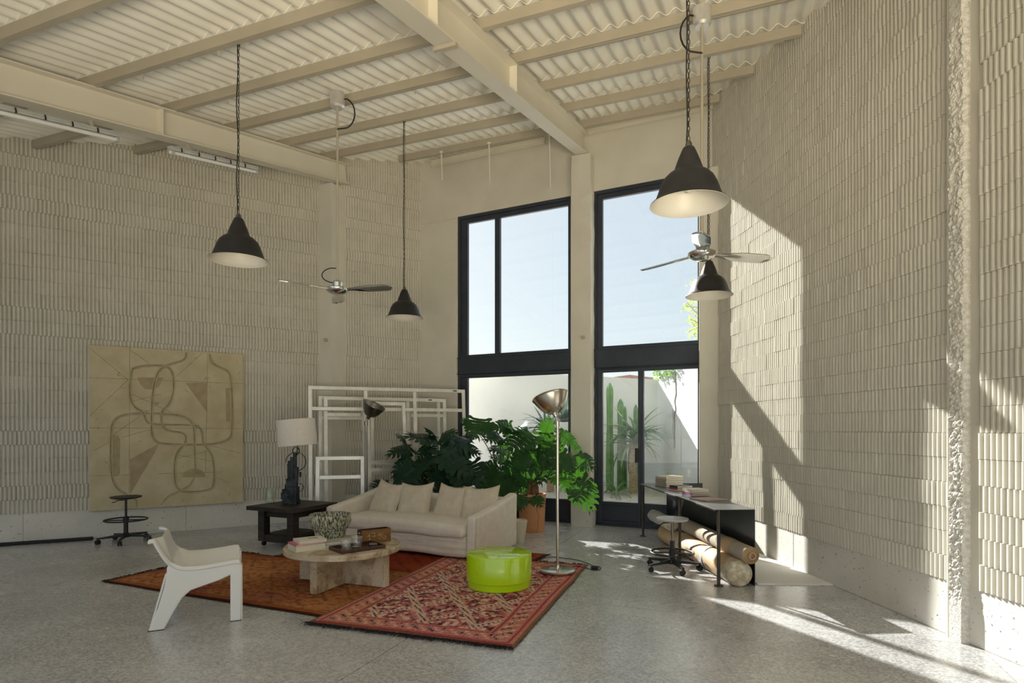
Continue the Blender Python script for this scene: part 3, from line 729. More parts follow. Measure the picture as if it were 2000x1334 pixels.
# weathered stain on the side wall
vs = []; sc_ = onplane(1316, 740, R0 + nR * .02, dR); ss = (sc_.xy - R0).dot(dR)
for k in range(25):
    u = k / 24; z = zc - .02 - 1.25 * u; wv = .09 * (1 - u * .75) * (1 + .6 * nz((u * 9, 1, 2)))
    for sg in (-1, 1):
        p = R0 + dR * (ss + sg * wv + .05 * nz((u * 6, 3, 0))) + nR * .023; vs.append((p.x, p.y, z))
MB().add(vs, [(2 * k, 2 * k + 1, 2 * k + 3, 2 * k + 2) for k in range(24)]).build('render_stain', M['stain'], cw2, label='grey bare render streak')
pb_ = MB(); bed = [wp(s_left - 4, .32, 0).xy, wp(s_right, .32, 0).xy, cc, wc - dW * 6.5]
nb = 26; B0, B1, B2, B3 = bed[0], bed[1], bed[2], bed[3]
def bedpt(u, v):
    p = (B0 + (B1 - B0) * u) * (1 - v) + (B3 + (B2 - B3) * u) * v
    return (p.x, p.y, .27 + .22 * v + .03 * nz((p.x * 2, p.y * 2, 0)))
pb_.grid(60, 14, bedpt); pb_.prism([(p.x, p.y) for p in bed], -.4, .2)
struct(pb_.build('courtyard_bed', M['sand'], smooth=60), 'raised bed of sandy soil in the courtyard')

# ------------------------------------------------------------------ lamps and fans under the roof
def pendant(px, top_py, rim_py, q_, label, dia=.48, ztop_=None):
    rx = (px - CX) / F; Y = q_ / (dQ.x * rx + dQ.y); X = rx * Y
    zrim = H + (HY - rim_py) / F * Y; ztop = roofz(X, Y) - .10
    t = thing('pendant_lamp', label, 'lamp', (X, Y, zrim), 0, 'bell pendant lamps on chains'); R = dia / 2; hgt = .37 * dia / .48; k = dia / .48
    prof = [(.245, 0), (.243, .006), (.225, .016), (.212, .03), (.195, .075), (.178, .125), (.158, .165), (.128, .195), (.098, .212), (.092, .22), (.078, .262), (.062, .305), (.045, .345), (.036, .365), (.028, .370), (0.001, .371)]
    sh = MB().lathe([(r * k, z * k) for r, z in prof], 40).build('shade', M['pend'], t, smooth=50)
    inn = [(.245, 0), (.2435, -.001), (.222, .012), (.208, .03), (.191, .075), (.174, .125), (.154, .163), (.125, .19), (.09, .205), (.06, .21), (.001, .21)]
    MB().lathe([(r * k, z * k) for r, z in inn], 40).build('lining', M['pend_in'], t, smooth=50, label='white enamelled inside of shade')
    MB().lathe([(.022 * k, .37 * k), (.022 * k, .39 * k), (.012 * k, .41 * k), (.001, .41 * k)], 12).build('cap', M['dark_nickel'], t, smooth=50)
    MB().lathe([(.001, .075), (.028, .085), (.036, .115), (.03, .15), (.02, .175), (.02, .21), (.001, .21)], 16).build('bulb', M['pend_in'], t, smooth=60)
    mb = MB(); z = .41 * k; i = 0; top = ztop - zrim
    while z < top - .01:
        pts = []
        for a in range(10):
            an = 2 * pi * a / 10; u = cos(an) * .0075; v = sin(an) * .019 + .017
            pts.append((u, 0, z + v) if i % 2 == 0 else (0, u, z + v))
        mb.tube(pts, .0026, 4, closed=True); z += .031; i += 1
    mb.build('chain', M['chain'], t, smooth=60)
    pts = [(-.012 + .004 * sin(j * 1.1 + px) * (1 if 0 < j < 14 else 0), .006 * cos(j * .9 + px), .40 * k + (top - .40 * k - .01) * j / 14) for j in range(15)]
    pts += [(.012, 0, top + .03)]
    MB().tube(pts, .0042, 6).build('cord', M['cable'], t, smooth=60)
    MB().tube([(.0, 0, top - .03), (.012, 0, top - .015), (.004, 0, top + .004)], .004, 6).build('hook', M['chain'], t, smooth=60)
    return t
pendant(466, 85, 509, 4.0, 'black bell pendant lamp hanging before the left fluted wall')
pendant(790, 238, 621, 6.66, 'smallest-looking black pendant lamp hanging left of the windows', dia=.47)
pendant(1345, 0, 400, 4.0, 'large near black pendant lamp overlapping the right window top')
pendant(1385, 115, 578, 6.7, 'sun-grazed dark pendant lamp hanging directly below the right fan')

def fan(px, q_, zf, azs, label, tall):
    rx = (px - CX) / F; Y = q_ / (dQ.x * rx + dQ.y); X = rx * Y; zt = roofz(X, Y) - zf
    t = thing('ceiling_fan', label, 'fan', (X, Y, zf), 0, 'three-blade chrome ceiling fans')
    MB().lathe([(.001, zt - .22), (.06, zt - .22), (.078, zt - .20), (.082, zt - .06), (.001, zt - .055)], 24).build('canopy', M['alu'], t, smooth=40)
    MB().bar((.02, .0, zt - .07), (.20 * dQ.x, .24, zt - .02), .03, .012).build('bracket', M['beam'], t)
    MB().tube([(0, 0, .08), (0, 0, zt - .20)], .013, 10).build('downrod', M['purlin'], t, smooth=50)
    sg = 1 if px < 1000 else -1
    pts = [(sg * .075, 0, zt - .12)] + [(sg * (.07 + .13 * sin(a)), -.02, zt - .12 - .17 * (1 - cos(a))) for a in [pi * k / 10 for k in range(1, 10)]] + [(0.0, -.01, zt - .46)]
    MB().tube(pts, .008, 8).build('cable_loop', M['cable'], t, smooth=60)
    MB().lathe([(.001, -.055), (.06, -.05), (.105, -.03), (.125, -.005), (.125, .012), (.11, .022), (.06, .03), (.001, .03)], 32).build('hub', M['chrome'], t, smooth=50)
    MB().lathe([(.001, .03), (.055, .03), (.058, .08), (.03, .105), (.001, .105)], 24).build('motor_housing', M['chrome'], t, smooth=40)
    pts = [(-.01, 0, .24)] + [(-.02 - .15 * sin(a), -.01, .16 + .085 * cos(a)) for a in [pi * (.12 + .76 * k / 9) for k in range(10)]] + [(-.04, -.01, .075)]
    if not tall: MB().tube(pts, .006, 8).build('cable_loop', M['cable'], t, smooth=60)
    for az, tilt in azs:
        Mz = Matrix.Rotation(az, 3, 'Z') @ Matrix.Rotation(tilt, 3, 'X'); vs = []; n = 16
        for i in range(n + 1):
            u = i / n; x = .11 + .56 * u
            wd = .022 + .055 * min(1, u * 2.2) ** 1.2
            if u > .82: wd *= sqrt(max(.02, 1 - ((u - .82) / .18) ** 2 * .96))
            for k in range(5):
                v = -1 + k * .5; vs.append((x, v * wd, .012 * (1 - v * v) * (1 + 0) - .01 * u))
            for k in range(5):
                v = 1 - k * .5; vs.append((x, v * wd, .012 * (1 - v * v) - .01 * u - .006))
        m = 10; fs = [(i * m + k, i * m + (k + 1) % m, (i + 1) * m + (k + 1) % m, (i + 1) * m + k) for i in range(n) for k in range(m)]
        fs += [tuple(range(m)), tuple(reversed([n * m + k for k in range(m)]))]
        MB().add([Mz @ Vector(p) for p in vs], fs).build('blade', M['chrome'], t, smooth=50)
    return t
fan(659, 5.52, H + (HY - 566) / F * (5.52 / (dQ.x * -.2915 + dQ.y)), [(radians(-15), radians(-13)), (radians(105), radians(-13)), (radians(225), radians(-13))], 'chrome ceiling fan hanging before the left pillar', False)
fan(1371, 5.62, H + (HY - 497) / F * (5.62 / (dQ.x * .317 + dQ.y)), [(radians(10), radians(-13)), (radians(131), radians(-13)), (radians(252), radians(-13))], 'chrome three-blade ceiling fan before the right window top', True)

# fluorescent battens under the left beam
def batten(pa, qa, qb, label):
    a = dP * pa + dQ * qa; t = thing('fluorescent_lamp', label, 'lamp', (a.x, a.y, roofz(a.x, a.y) - .50), 0, 'fluorescent battens under the left beam')
    L = (qb - qa); D = SL * (L / SL.xy.length); o = Vector((0, 0, 0))
    MB().bar(o, D, .07, .045, UPN).build('housing', M['galv'], t, bevel=.006)
    dn = -UPN * .045
    MB().tube([o + dn, D + dn], .020, 12).build('lamp_tube', M['tube'], t, smooth=50)
    for u in (.02, .98):
        MB().bar(D * u + dn - D.normalized() * .02, D * u + dn + D.normalized() * .02, .05, .045, UPN).build('end_cap', M['galv'], t, bevel=.005)
    sd = Vector((dP.x, dP.y, 0))
    for u in (.1, .28, .46, .64, .82):
        c = D * u + sd * .036 - UPN * .008; MB().bar(c - UPN * .02, c + UPN * .022, .02, .008, D.normalized()).build('clip', M['rubber'], t)
    for u in (.2, .8):
        c = D * u; MB().bar(c + UPN * .02, c + UPN * .085, .04, .012, D.normalized()).build('hanger', M['purlin'], t)
    return t
batten(-6.02, 2.95, 4.28, 'galvanised fluorescent batten at the top left picture edge')
batten(-6.02, 4.86, 6.15, 'galvanised fluorescent batten nearer the left pillar')
# thin rods hanging near the windows
for px, p0, p1, lab in ((862, 262, 353, 'leftmost thin white rod hanging before the window wall'), (955, 258, 360, 'middle thin white rod hanging above the left window'), (1073, 262, 366, 'thin white rod hanging nearest the central pillar')):
    rx = (px - CX) / F; Y = 8.40 / (dQ.x * rx + dQ.y); X = rx * Y; z1 = roofz(X, Y) - .08; z0 = H + (HY - p1) / F * Y
    t = thing('hanging_rod', lab, 'rod', (X, Y, z0), 0, 'thin rods hanging from the eaves')
    MB().tube([(0.012, 0, 0), (0.006, 0, (z1 - z0) * .5), (0, 0, z1 - z0)], .013, 8).build('rod', M['beam'], t, smooth=50)
    MB().box((0, 0, z1 - z0), (.05, .05, .03)).build('clamp', M['beam'], t, bevel=.003)

# ------------------------------------------------------------------ canvas on the left wall
cp = L0 + nL * .085
def cpt(px, py): v = onplane(px, py, cp, dL); return ((v.xy - cp).dot(dL), v.z)
cs0, cs1 = cpt(174, 800)[0], cpt(475, 800)[0]; cz0 = (cpt(175, 997)[1] + cpt(475, 983)[1]) / 2; cz1 = (cpt(174, 675)[1] + cpt(475, 690)[1]) / 2
org = cp + dL * cs0
pt = thing('wall_painting', 'large ochre relief painting with raised looping lines on left wall', 'painting', (org.x, org.y, cz0), atan2(dL.y, dL.x))
CW, CH = cs1 - cs0, cz1 - cz0
MB().box((CW / 2, .03, CH / 2), (CW, .055, CH)).build('canvas_panel', M['canvas'], pt, bevel=.006)
def ij(cx_, cy_):  # crop pixel -> local (x, z)
    px = 130 + cx_ / 3.335; py = 640 + cy_ / 3.335
    s, z = cpt(px, py); return (s - cs0, min(CH - .005, max(.005, z - cz0)))
def smooth_path(P, it=2):
    for _ in range(it):
        Q = [P[0]]
        for a, b in zip(P[:-1], P[1:]):
            Q.append((a[0] * .75 + b[0] * .25, a[1] * .75 + b[1] * .25)); Q.append((a[0] * .25 + b[0] * .75, a[1] * .25 + b[1] * .75))
        Q.append(P[-1]); P = Q
    return P
ROPES = [
 [(780, 160), (778, 195), (750, 218), (640, 248), (600, 280), (575, 345), (560, 440), (553, 560), (552, 690), (580, 745), (640, 757), (760, 762), (900, 762), (1000, 752), (1060, 725), (1078, 690), (1080, 560), (1078, 420), (1070, 320), (1050, 280), (1000, 258), (950, 235), (935, 200), (932, 168)],
 [(430, 268), (480, 250), (560, 245), (630, 248), (670, 262), (694, 300), (700, 380), (690, 450), (665, 505), (628, 535), (615, 580), (622, 640), (660, 672), (750, 682), (780, 705), (775, 755), (735, 790), (708, 840), (702, 930), (708, 1030), (740, 1066), (830, 1072), (930, 1058), (960, 1030), (963, 920), (950, 830), (915, 785), (888, 750), (885, 680), (860, 640), (790, 632), (600, 632), (530, 625), (512, 590), (500, 548), (450, 525), (418, 480), (410, 400), (418, 310), (430, 268)],
 [(395, 1087), (340, 1060), (300, 1000), (288, 900), (288, 750), (292, 640), (320, 588), (380, 565), (500, 556), (640, 562), (750, 572), (810, 605), (830, 650), (835, 760), (838, 915)],
 [(830, 975), (810, 1020), (760, 1055), (700, 1078), (650, 1105), (615, 1155)],
 [(440, 1100), (458, 1130), (455, 1170)]]
for k, R in enumerate(ROPES):
    P = smooth_path([ij(*p) for p in R], 2)
    for off in ((-.014, .014) if k < 3 else (-.010, .010)):
        Q = []
        for i, p in enumerate(P):
            a = P[max(0, i - 1)]; b = P[min(len(P) - 1, i + 1)]; l = hypot(b[0] - a[0], b[1] - a[1]) or 1
            Q.append((p[0] - (b[1] - a[1]) / l * off, .001, p[1] + (b[0] - a[0]) / l * off))
        MB().tube(Q, .0075, 6).build('raised_line', M['canvas'], pt, smooth=60)
    MB().tube([(p[0], .0025, p[1]) for p in P], .006, 5).build('groove', M['canvas_line'], pt)
PATCH = [[(460, 323), (630, 325), (622, 355), (600, 385), (560, 402), (510, 400), (480, 370)], [(775, 360), (918, 358), (915, 552), (870, 490)], [(1035, 395), (1065, 392), (1068, 612), (1040, 612)],
 [(292, 697), (335, 702), (350, 725), (348, 950), (330, 970), (305, 970), (292, 900)], [(412, 858), (596, 758), (590, 790), (415, 1085)], [(752, 975), (762, 945), (795, 922), (840, 915), (885, 930), (905, 958), (904, 975)], [(545, 480), (610, 485), (585, 510)]]
for P in PATCH:
    Q = [ij(*p) for p in P]
    MB().add([(p[0], .0015, p[1]) for p in Q] + [(p[0], .004, p[1]) for p in Q], [tuple(range(len(Q)))] + [(i, len(Q) + i, len(Q) + (i + 1) % len(Q), (i + 1) % len(Q)) for i in range(len(Q))]).build('painted_patch', M['canvas_dark'], pt)
GRID = [[(412, 130), (408, 1080)], [(920, 165), (905, 950)], [(148, 325), (1148, 365)], [(148, 652), (1148, 658)], [(148, 965), (430, 960)], [(590, 952), (1010, 940)], [(148, 130), (400, 340), (150, 575)], [(420, 150), (560, 245)], [(700, 330), (880, 170)], [(590, 500), (300, 700)], [(560, 660), (360, 715)], [(420, 430), (700, 560)], [(430, 480), (620, 430)], [(730, 830), (950, 870)], [(720, 850), (940, 800)], [(960, 970), (1060, 1010)], [(900, 760), (1140, 820)], [(180, 800), (285, 740)]]
for P in GRID:
    Q = [ij(*p) for p in P]; MB().tube([(p[0], .0022, p[1]) for p in Q], .0028, 4).build('incised_line', M['canvas_line'], pt)
rg = random.Random(5); mb = MB()
for k in range(46):
    x, z = rg.uniform(.05, CW - .05), rg.uniform(.05, CH - .05); a = rg.uniform(0, pi); l = rg.uniform(.015, .06)
    mb.tube([(x, .0022, z), (x + cos(a) * l, .002, z + sin(a) * l)], rg.uniform(.002, .004), 4)
mb.build('paint_scratches', M['canvas_line'], pt, stuff=True)

# dark strip on the floor along the left wall
a = fl(-60, 1071).xy; b = fl(182, 1054.5).xy
tag(MB().bar((a.x, a.y, .022), (b.x, b.y, .022), .05, .04).build('floor_strip', M['rubber'], bevel=.01), 'black strip lying on the floor along the left wall', 'strip')

# ------------------------------------------------------------------ stools
def stool(loc, rz, seat_h, seat_r, base_r, ring_z, ring_r, seatmat, label, castrot):
    t = thing('swivel_stool', label, 'stool', loc, rz, 'swivel stools on castors')
    MB().lathe([(.001, seat_h - .035), (seat_r * .6, seat_h - .033), (seat_r * .93, seat_h - .02), (seat_r, seat_h - .008), (seat_r * .985, seat_h), (seat_r * .8, seat_h - .004), (.001, seat_h - .008)], 36).build('seat', seatmat, t, smooth=50)
    MB().tube([(0, 0, .08), (0, 0, seat_h * .56)], .026, 14).build('column', M['black'], t, smooth=50)
    MB().tube([(0, 0, seat_h * .55), (0, 0, seat_h - .03)], .014, 12).build('gas_lift', M['dark_nickel'] if seatmat is M['seat_grey'] else M['black'], t, smooth=50)
    MB().tube([(-.02, 0, seat_h - .05), (-.09, -.02, seat_h - .05), (-.12, -.03, seat_h - .072), (-.15, -.035, seat_h - .072)], .006, 6).build('lever', M['black'], t, smooth=60)
    fr = MB().tube([(ring_r * cos(a), ring_r * sin(a), ring_z) for a in [2 * pi * k / 40 for k in range(40)]], .010, 8, closed=True).build('foot_ring', M['black'], t, smooth=60)
    MB().bar((-ring_r, 0, ring_z - .006), (ring_r, 0, ring_z - .006), .05, .012).build('ring_bar', M['black'], fr, bevel=.004)
    MB().lathe([(.028, ring_z - .03), (.034, ring_z - .028), (.034, ring_z + .028), (.028, ring_z + .03)], 16).build('collar', M['black'], fr, smooth=40)
    MB().lathe([(.001, .06), (.045, .06), (.05, .075), (.04, .11), (.026, .12)], 18).build('hub', M['black'], t, smooth=40)
    for k in range(5):
        a = castrot + 2 * pi * k / 5; d = Vector((cos(a), sin(a), 0)); e = d * (base_r - .02)
        vs = []
        for (r, hw, z0, z1) in ((.02, .022, .068, .108), (base_r * .6, .017, .064, .09), (base_r - .005, .013, .060, .078)):
            sd = Vector((-d.y, d.x, 0)) * hw; c = d * r
            vs += [c - sd + Vector((0, 0, z0)), c + sd + Vector((0, 0, z0)), c + sd + Vector((0, 0, z1)), c - sd + Vector((0, 0, z1))]
        fs = [(3, 2, 1, 0), (8, 9, 10, 11)] + [(b + i, b + (i + 1) % 4, b + 4 + (i + 1) % 4, b + 4 + i) for b in (0, 4) for i in range(4)]
        lg = MB().add(vs, fs).build('leg', M['black'], t, bevel=.003)
        ct = rnd_c.uniform(0, 2 * pi); sd = Vector((cos(ct), sin(ct), 0)); mb = MB()
        for sg in (-1, 1):
            c = e + sd * .014 * sg + Vector((0, 0, .027)); mb.tube([c - sd * .009, c + sd * .009], .027, 14)
        mb.tube([e + Vector((0, 0, .03)), e + Vector((0, 0, .066))], .008, 8)
        mb.build('castor', M['rubber'], lg, smooth=40)
    return t
rnd_c = random.Random(4)
p = fl(246, 1058); stool((p.x, p.y, 0), .25, .585, .18, .32, .285, .24, M['black'], 'black swivel stool in front of the ochre relief painting', radians(-12))
p = fl(1313, 1112); stool((p.x, p.y, 0), -.3, .53, .165, .29, .175, .215, M['seat_grey'], 'swivel stool with pale grey seat beside the black steel desk', radians(6))

# ------------------------------------------------------------------ rugs
def rug(name, label, o, ux, uy, lx, ly, z, fn, nx, ny, fringe, seed, wav=.02):
    ux = Vector(ux).normalized(); uy = Vector(uy).normalized()
    t = thing(name, label, 'rug', (o.x, o.y, 0), 0)
    mb = MB(); vs = []; cols = []
    for j in range(ny + 1):
        for i in range(nx + 1):
            u, v = i / nx, j / ny; eu = 1 if 0 < i < nx else 0
            wob = wav * nz((u * 5 + seed, v * 5, 1)); wob2 = wav * nz((u * 5, v * 5 + seed, 4))
            p = ux * (u * lx + wob) + uy * (v * ly + wob2)
            edge = min(u * lx, (1 - u) * lx, v * ly, (1 - v) * ly)
            zz = z + .006 * max(0, nz((p.x * 2.2 + seed, p.y * 2.2, 0))) + .0025 * nz((p.x * 60, p.y * 60, seed)) + (.0 if edge > .01 else -.003)
            vs.append((p.x, p.y, max(zz, z - .002))); cols.append(fn(u * lx, v * ly, lx, ly))
    fs = [(j * (nx + 1) + i, j * (nx + 1) + i + 1, (j + 1) * (nx + 1) + i + 1, (j + 1) * (nx + 1) + i) for j in range(ny) for i in range(nx)]
    # rim down to the floor
    ring = [i for i in range(nx + 1)] + [j * (nx + 1) + nx for j in range(1, ny + 1)] + [ny * (nx + 1) + i for i in range(nx - 1, -1, -1)] + [j * (nx + 1) for j in range(ny - 1, 0, -1)]
    b = len(vs)
    for k in ring: vs.append((vs[k][0], vs[k][1], max(0.001, z - .008))); cols.append(tuple(c * .5 for c in cols[k]))
    n = len(ring)
    for k in range(n): fs.append((ring[k], b + k, b + (k + 1) % n, ring[(k + 1) % n]))
    mb.add(vs, fs); me = mb.mesh('pile', M['rug'])
    ca = me.color_attributes.new('weave', 'FLOAT_COLOR', 'POINT')
    flat = []
    for c in cols: flat += [c[0], c[1], c[2], 1.0]
    ca.data.foreach_set('color', flat)
    ob = bpy.data.objects.new('pile', me); C.objects.link(ob); ob.parent = t
    if fringe:
        rf = random.Random(seed); mb = MB()
        for (p0, p1, out, dens) in fringe:
            L = (p1 - p0).length; k = int(L / .006 * dens)
            for i in range(k):
                s = rf.random(); p = p0 + (p1 - p0) * s; l = rf.uniform(.02, .055); an = rf.uniform(-.9, .9)
                d = out * cos(an) + (p1 - p0).normalized() * sin(an)
                q1 = p + d * l * .5; q2 = p + d * l
                mb.tube([(p.x, p.y, z), (q1.x, q1.y, z + rf.uniform(.0, .008)), (q2.x, q2.y, .006)], [.0035, .003, .001], 3, caps=False)
        mb.build('fringe', M['fringe'], t, stuff=True, label='dark matted wool fringe')
    return t
rr_ = random.Random(99)
RED, PINK, ORG, DK, CRM, RST = srgb(172, 80, 84), srgb(208, 140, 138), srgb(204, 146, 108), srgb(66, 48, 60), srgb(220, 186, 164), srgb(140, 60, 30)
def mixc(a, b, t): return tuple(x * (1 - t) + y * t for x, y in zip(a, b))
def pinkrug(x, y, lx, ly):
    # x across the short side, y along the long side
    e = min(x, lx - x); ey = min(y, ly - y)
    n1 = noise.noise(Vector((x * 1.3, y * 1.1, 3))); r = rr_.random()
    base = mixc(PINK, ORG, min(1, max(0, .35 + 1.1 * n1 + .25 * (x / lx) * (1 if y > ly * .45 else -.5))))
    base = mixc(base, RED, .25 + .2 * noise.noise(Vector((x * 3, y * 3, 8))))
    cell = .034; ci, cj = int(x / cell), int(y / cell); hsh = noise.cell(Vector((ci + .5, cj + .5, 7.5)))
    if e < .028: return mixc(srgb(120, 90, 72), srgb(138, 106, 80), r)
    if ey < .05: return mixc(srgb(150, 52, 58), srgb(122, 84, 66), 1 if ey < .025 else 0)
    if e < .25 or ey < .25:
        d = min(e, ey)
        if .055 < d < .075 or .215 < d < .235: return mixc(RED, DK, .35 * r)
        if .095 < d < .20:
            s = (y if e < ey else x); k = int(s / .03) % 4; band = int((d - .095) / .035)
            if (k + band) % 4 == 0 and hsh > -.35: return DK if r < .8 else CRM
            if (k + band) % 4 == 2: return CRM if r < .55 else base
        return base if r > .15 else mixc(base, RED, .6)
    # central lattice of stepped diamonds
    gx, gy = (x - lx / 2) / .42, (y - .3) / .62
    a = gx + gy; b = gx - gy; fa = abs((a % 1) - .5) * 2; fb_ = abs((b % 1) - .5) * 2
    dm = max(fa, fb_)
    if dm > .90: return DK if (int((x + y) / .028) % 2 == 0 and r < .75) else CRM
    if dm > .82: return mixc(CRM, base, .3)
    if .52 < dm < .58: return RED
    thr = .25 if dm < .5 else .38
    if hsh > thr and r < .85: return DK if hsh > .5 or r < .4 else RED
    if hsh < -.55: return CRM
    return base if r > .12 else mixc(base, DK, .4)
def orangerug(x, y, lx, ly):
    e = min(x, lx - x, y, ly - y); r = rr_.random(); n1 = noise.noise(Vector((x * 1.6, y * 1.6, 13)))
    base = mixc(srgb(152, 92, 50), srgb(188, 126, 76), .5 + n1)
    base = mixc(base, srgb(150, 82, 74), max(0, 1.6 * noise.noise(Vector((x * 2.2, y * 2.2, 23)))))
    if e < .03: return srgb(70, 34, 20)
    if e < .10: return mixc(srgb(128, 54, 22), base, .3 + .4 * r)
    gx, gy = x / .30, y / .30; fa = abs(((gx + gy) % 1) - .5) * 2; fb_ = abs(((gx - gy) % 1) - .5) * 2; dm = max(fa, fb_)
    st = noise.noise(Vector((x * 8, y * 40, 2))) + .8 * noise.noise(Vector((x * 14, y * 14, 6))); cl = noise.cell(Vector((x / .045, y / .030, 4.5)))
    base = mixc(base, srgb(206, 150, 104), max(0, .55 * noise.noise(Vector((x * 3.1, y * 3.1, 41)))))
    if dm > .86 and cl > -.2: return mixc(base, srgb(96, 50, 34), .6)
    if .42 < dm < .50 and cl > .0: return mixc(base, srgb(112, 50, 40), .55)
    if dm < .16 and cl > 0: return mixc(base, srgb(80, 40, 36), .6)
    c = mixc(base, srgb(76, 38, 24), max(0, min(.8, .55 * st + .45 * cl)))
    return c if r > .10 else mixc(c, srgb(214, 158, 104), .5)
def rustrug(x, y, lx, ly):
    e = min(x, lx - x, y, ly - y); r = rr_.random(); base = mixc(srgb(138, 52, 36), srgb(160, 74, 36), .5 + noise.noise(Vector((x * 2, y * 2, 33))))
    if e < .05: return srgb(80, 30, 24)
    if .10 < e < .16 and int((x + y) / .05) % 2: return srgb(60, 26, 28)
    fa = abs(((x / .26 + y / .26) % 1) - .5) * 2
    if fa > .85: return mixc(base, srgb(84, 30, 26), .7)
    return mixc(base, srgb(90, 36, 22), .4 * r)
otip = Vector((-3.86, 5.66)); odir = Vector((.914, -.405)).normalized(); oper = Vector((.405, .914)).normalized()
o3 = otip + odir * .62 + oper * 1.22
rug('red_rug', 'rust red patterned rug mostly hidden under the sofa', Vector((o3.x, o3.y, 0)), (*odir, 0), (*oper, 0), 2.78, 1.66, .007, rustrug, 90, 60, [(Vector((odir * 0 + oper * 0).to_3d()), Vector((oper * 1.66).to_3d()), Vector((-odir).to_3d()), .7), (Vector((odir * 2.78).to_3d()), Vector((odir * 2.78 + oper * 1.66).to_3d()), Vector(odir.to_3d()), .7)], 3)
rug('orange_rug', 'worn orange brown patterned rug under the white chair and coffee table', Vector((otip.x, otip.y, 0)), (*odir, 0), (*oper, 0), 3.35, 1.52, .011, orangerug, 260, 120, [(Vector((0, 0, 0)), Vector((oper * 1.52).to_3d()), Vector((-odir).to_3d()), 1.1), ((oper * 1.52).to_3d(), (odir * .35 + oper * 1.52).to_3d(), oper.to_3d(), .5)], 5)
rA_, rB_, rC_ = fl(600, 1219), fl(1003, 1269), fl(1148, 1106)
pux = (rB_ - rA_); puy = (rC_ - rB_); plx, ply = pux.length, puy.length
rug('pink_rug', 'pink and red diamond patterned rug under the lime green drum', rA_, pux, puy, plx, ply, .017, pinkrug, 230, 330, [(Vector((0, 0, 0)), pux, -puy.normalized(), 1.6), (pux + puy, puy, puy.normalized(), .7)], 8)

# ------------------------------------------------------------------ white moulded chair
p0 = fl(316, 1206); az = radians(25)
ch = thing('plastic_chair', 'glossy white moulded plastic lounge chair at the left rug edge', 'chair', (p0.x, p0.y, 0), az)
CWD = .70
def spl(pts, n):
    out = []
    for i in range(len(pts) - 1):
        a, b, c, d = Vector(pts[max(0, i - 1)]), Vector(pts[i]), Vector(pts[i + 1]), Vector(pts[min(len(pts) - 1, i + 2)])
        for k in range(n):
            t = k / n; out.append(.5 * ((2 * b) + (c - a) * t + (2 * a - 5 * b + 4 * c - d) * t * t + (3 * b - a - 3 * c + d) * t ** 3))
    out.append(Vector(pts[-1])); return out
edge = spl([(-.055, .655, 0), (-.015, .655, 0), (.018, .60, 0), (.055, .53, 0), (.10, .475, 0), (.165, .445, 0), (.28, .44, 0), (.42, .452, 0), (.52, .462, 0), (.545, .455, 0)], 5)
seatl = spl([(.02, .655, 0), (.035, .64, 0), (.065, .55, 0), (.10, .45, 0), (.15, .35, 0), (.22, .295, 0), (.32, .285, 0), (.43, .315, 0), (.53, .36, 0), (.555, .345, 0)], 5)
nv = len(edge); NWD = 30; TKN = .018
def chp(j, wv):
    s = 1 - abs(wv); k = min(1, max(0, (s - .10) / .34)); k = k * k * (3 - 2 * k)
    a, b = edge[j], seatl[j]; f = j / (nv - 1)
    rim = max(0, (.06 - s) / .06)                       # rolled outer rim
    q_ = a.lerp(b, k)
    return Vector((q_.x, wv * CWD / 2, q_.y - .022 * rim * rim))
vs = []; fs = []
for th in (0, 1):
    for j in range(nv):
        for i in range(NWD + 1):
            p = chp(j, -1 + 2 * i / NWD)
            if th:
                t1 = chp(min(nv - 1, j + 1), -1 + 2 * i / NWD) - chp(max(0, j - 1), -1 + 2 * i / NWD); t2 = chp(j, min(1, -1 + 2 * (i + .5) / NWD)) - chp(j, max(-1, -1 + 2 * (i - .5) / NWD))
                nn = t2.cross(t1).normalized(); p = p + nn * TKN * (1 if nn.z < 0 or nn.x < 0 else 1) * (1 if nn.z <= 0 else -1)
            vs.append(p)
K = NWD + 1; base = nv * K
for j in range(nv - 1):
    for i in range(NWD):
        a = j * K + i; fs.append((a, a + K, a + K + 1, a + 1)); b = base + a; fs.append((b, b + 1, b + K + 1, b + K))
for i in range(NWD):
    fs.append((i, i + 1, base + i + 1, base + i)); a = (nv - 1) * K + i; fs.append((a, base + a, base + a + 1, a + 1))
for j in range(nv - 1):
    a = j * K; fs.append((a, base + a, base + a + K, a + K)); a = j * K + NWD; fs.append((a, a + K, base + a + K, base + a))
shell = MB().add(vs, fs).build('seat_shell', M['white_plastic'], ch, smooth=45)
side = [(-.055, 0), (.045, 0), (.115, .135), (.16, .215), (.215, .265), (.30, .29), (.40, .318), (.478, .352), (.478, 0.0), (.552, 0.0), (.562, .40), (.548, .447), (.50, .458), (.40, .447), (.28, .437), (.17, .44), (.11, .47), (.085, .485), (.062, .445), (.060, .385), (.045, .30), (.01, .17)]
for sg in (-1, 1):
    mb = MB(); y0 = sg * (CWD / 2 - .012); y1 = sg * (CWD / 2 - .040)
    n = len(side); v = [(x, y0, z) for x, z in side] + [(x, y1, z) for x, z in side]
    f = [tuple(range(n)) if sg < 0 else tuple(reversed(range(n))), tuple(range(2 * n - 1, n - 1, -1)) if sg < 0 else tuple(range(n, 2 * n))]
    f += [(i, n + i, n + (i + 1) % n, (i + 1) % n) if sg < 0 else (i, (i + 1) % n, n + (i + 1) % n, n + i) for i in range(n)]
    mb.add(v, f).build('leg_frame', M['white_plastic'], ch, bevel=.010, seg=3)
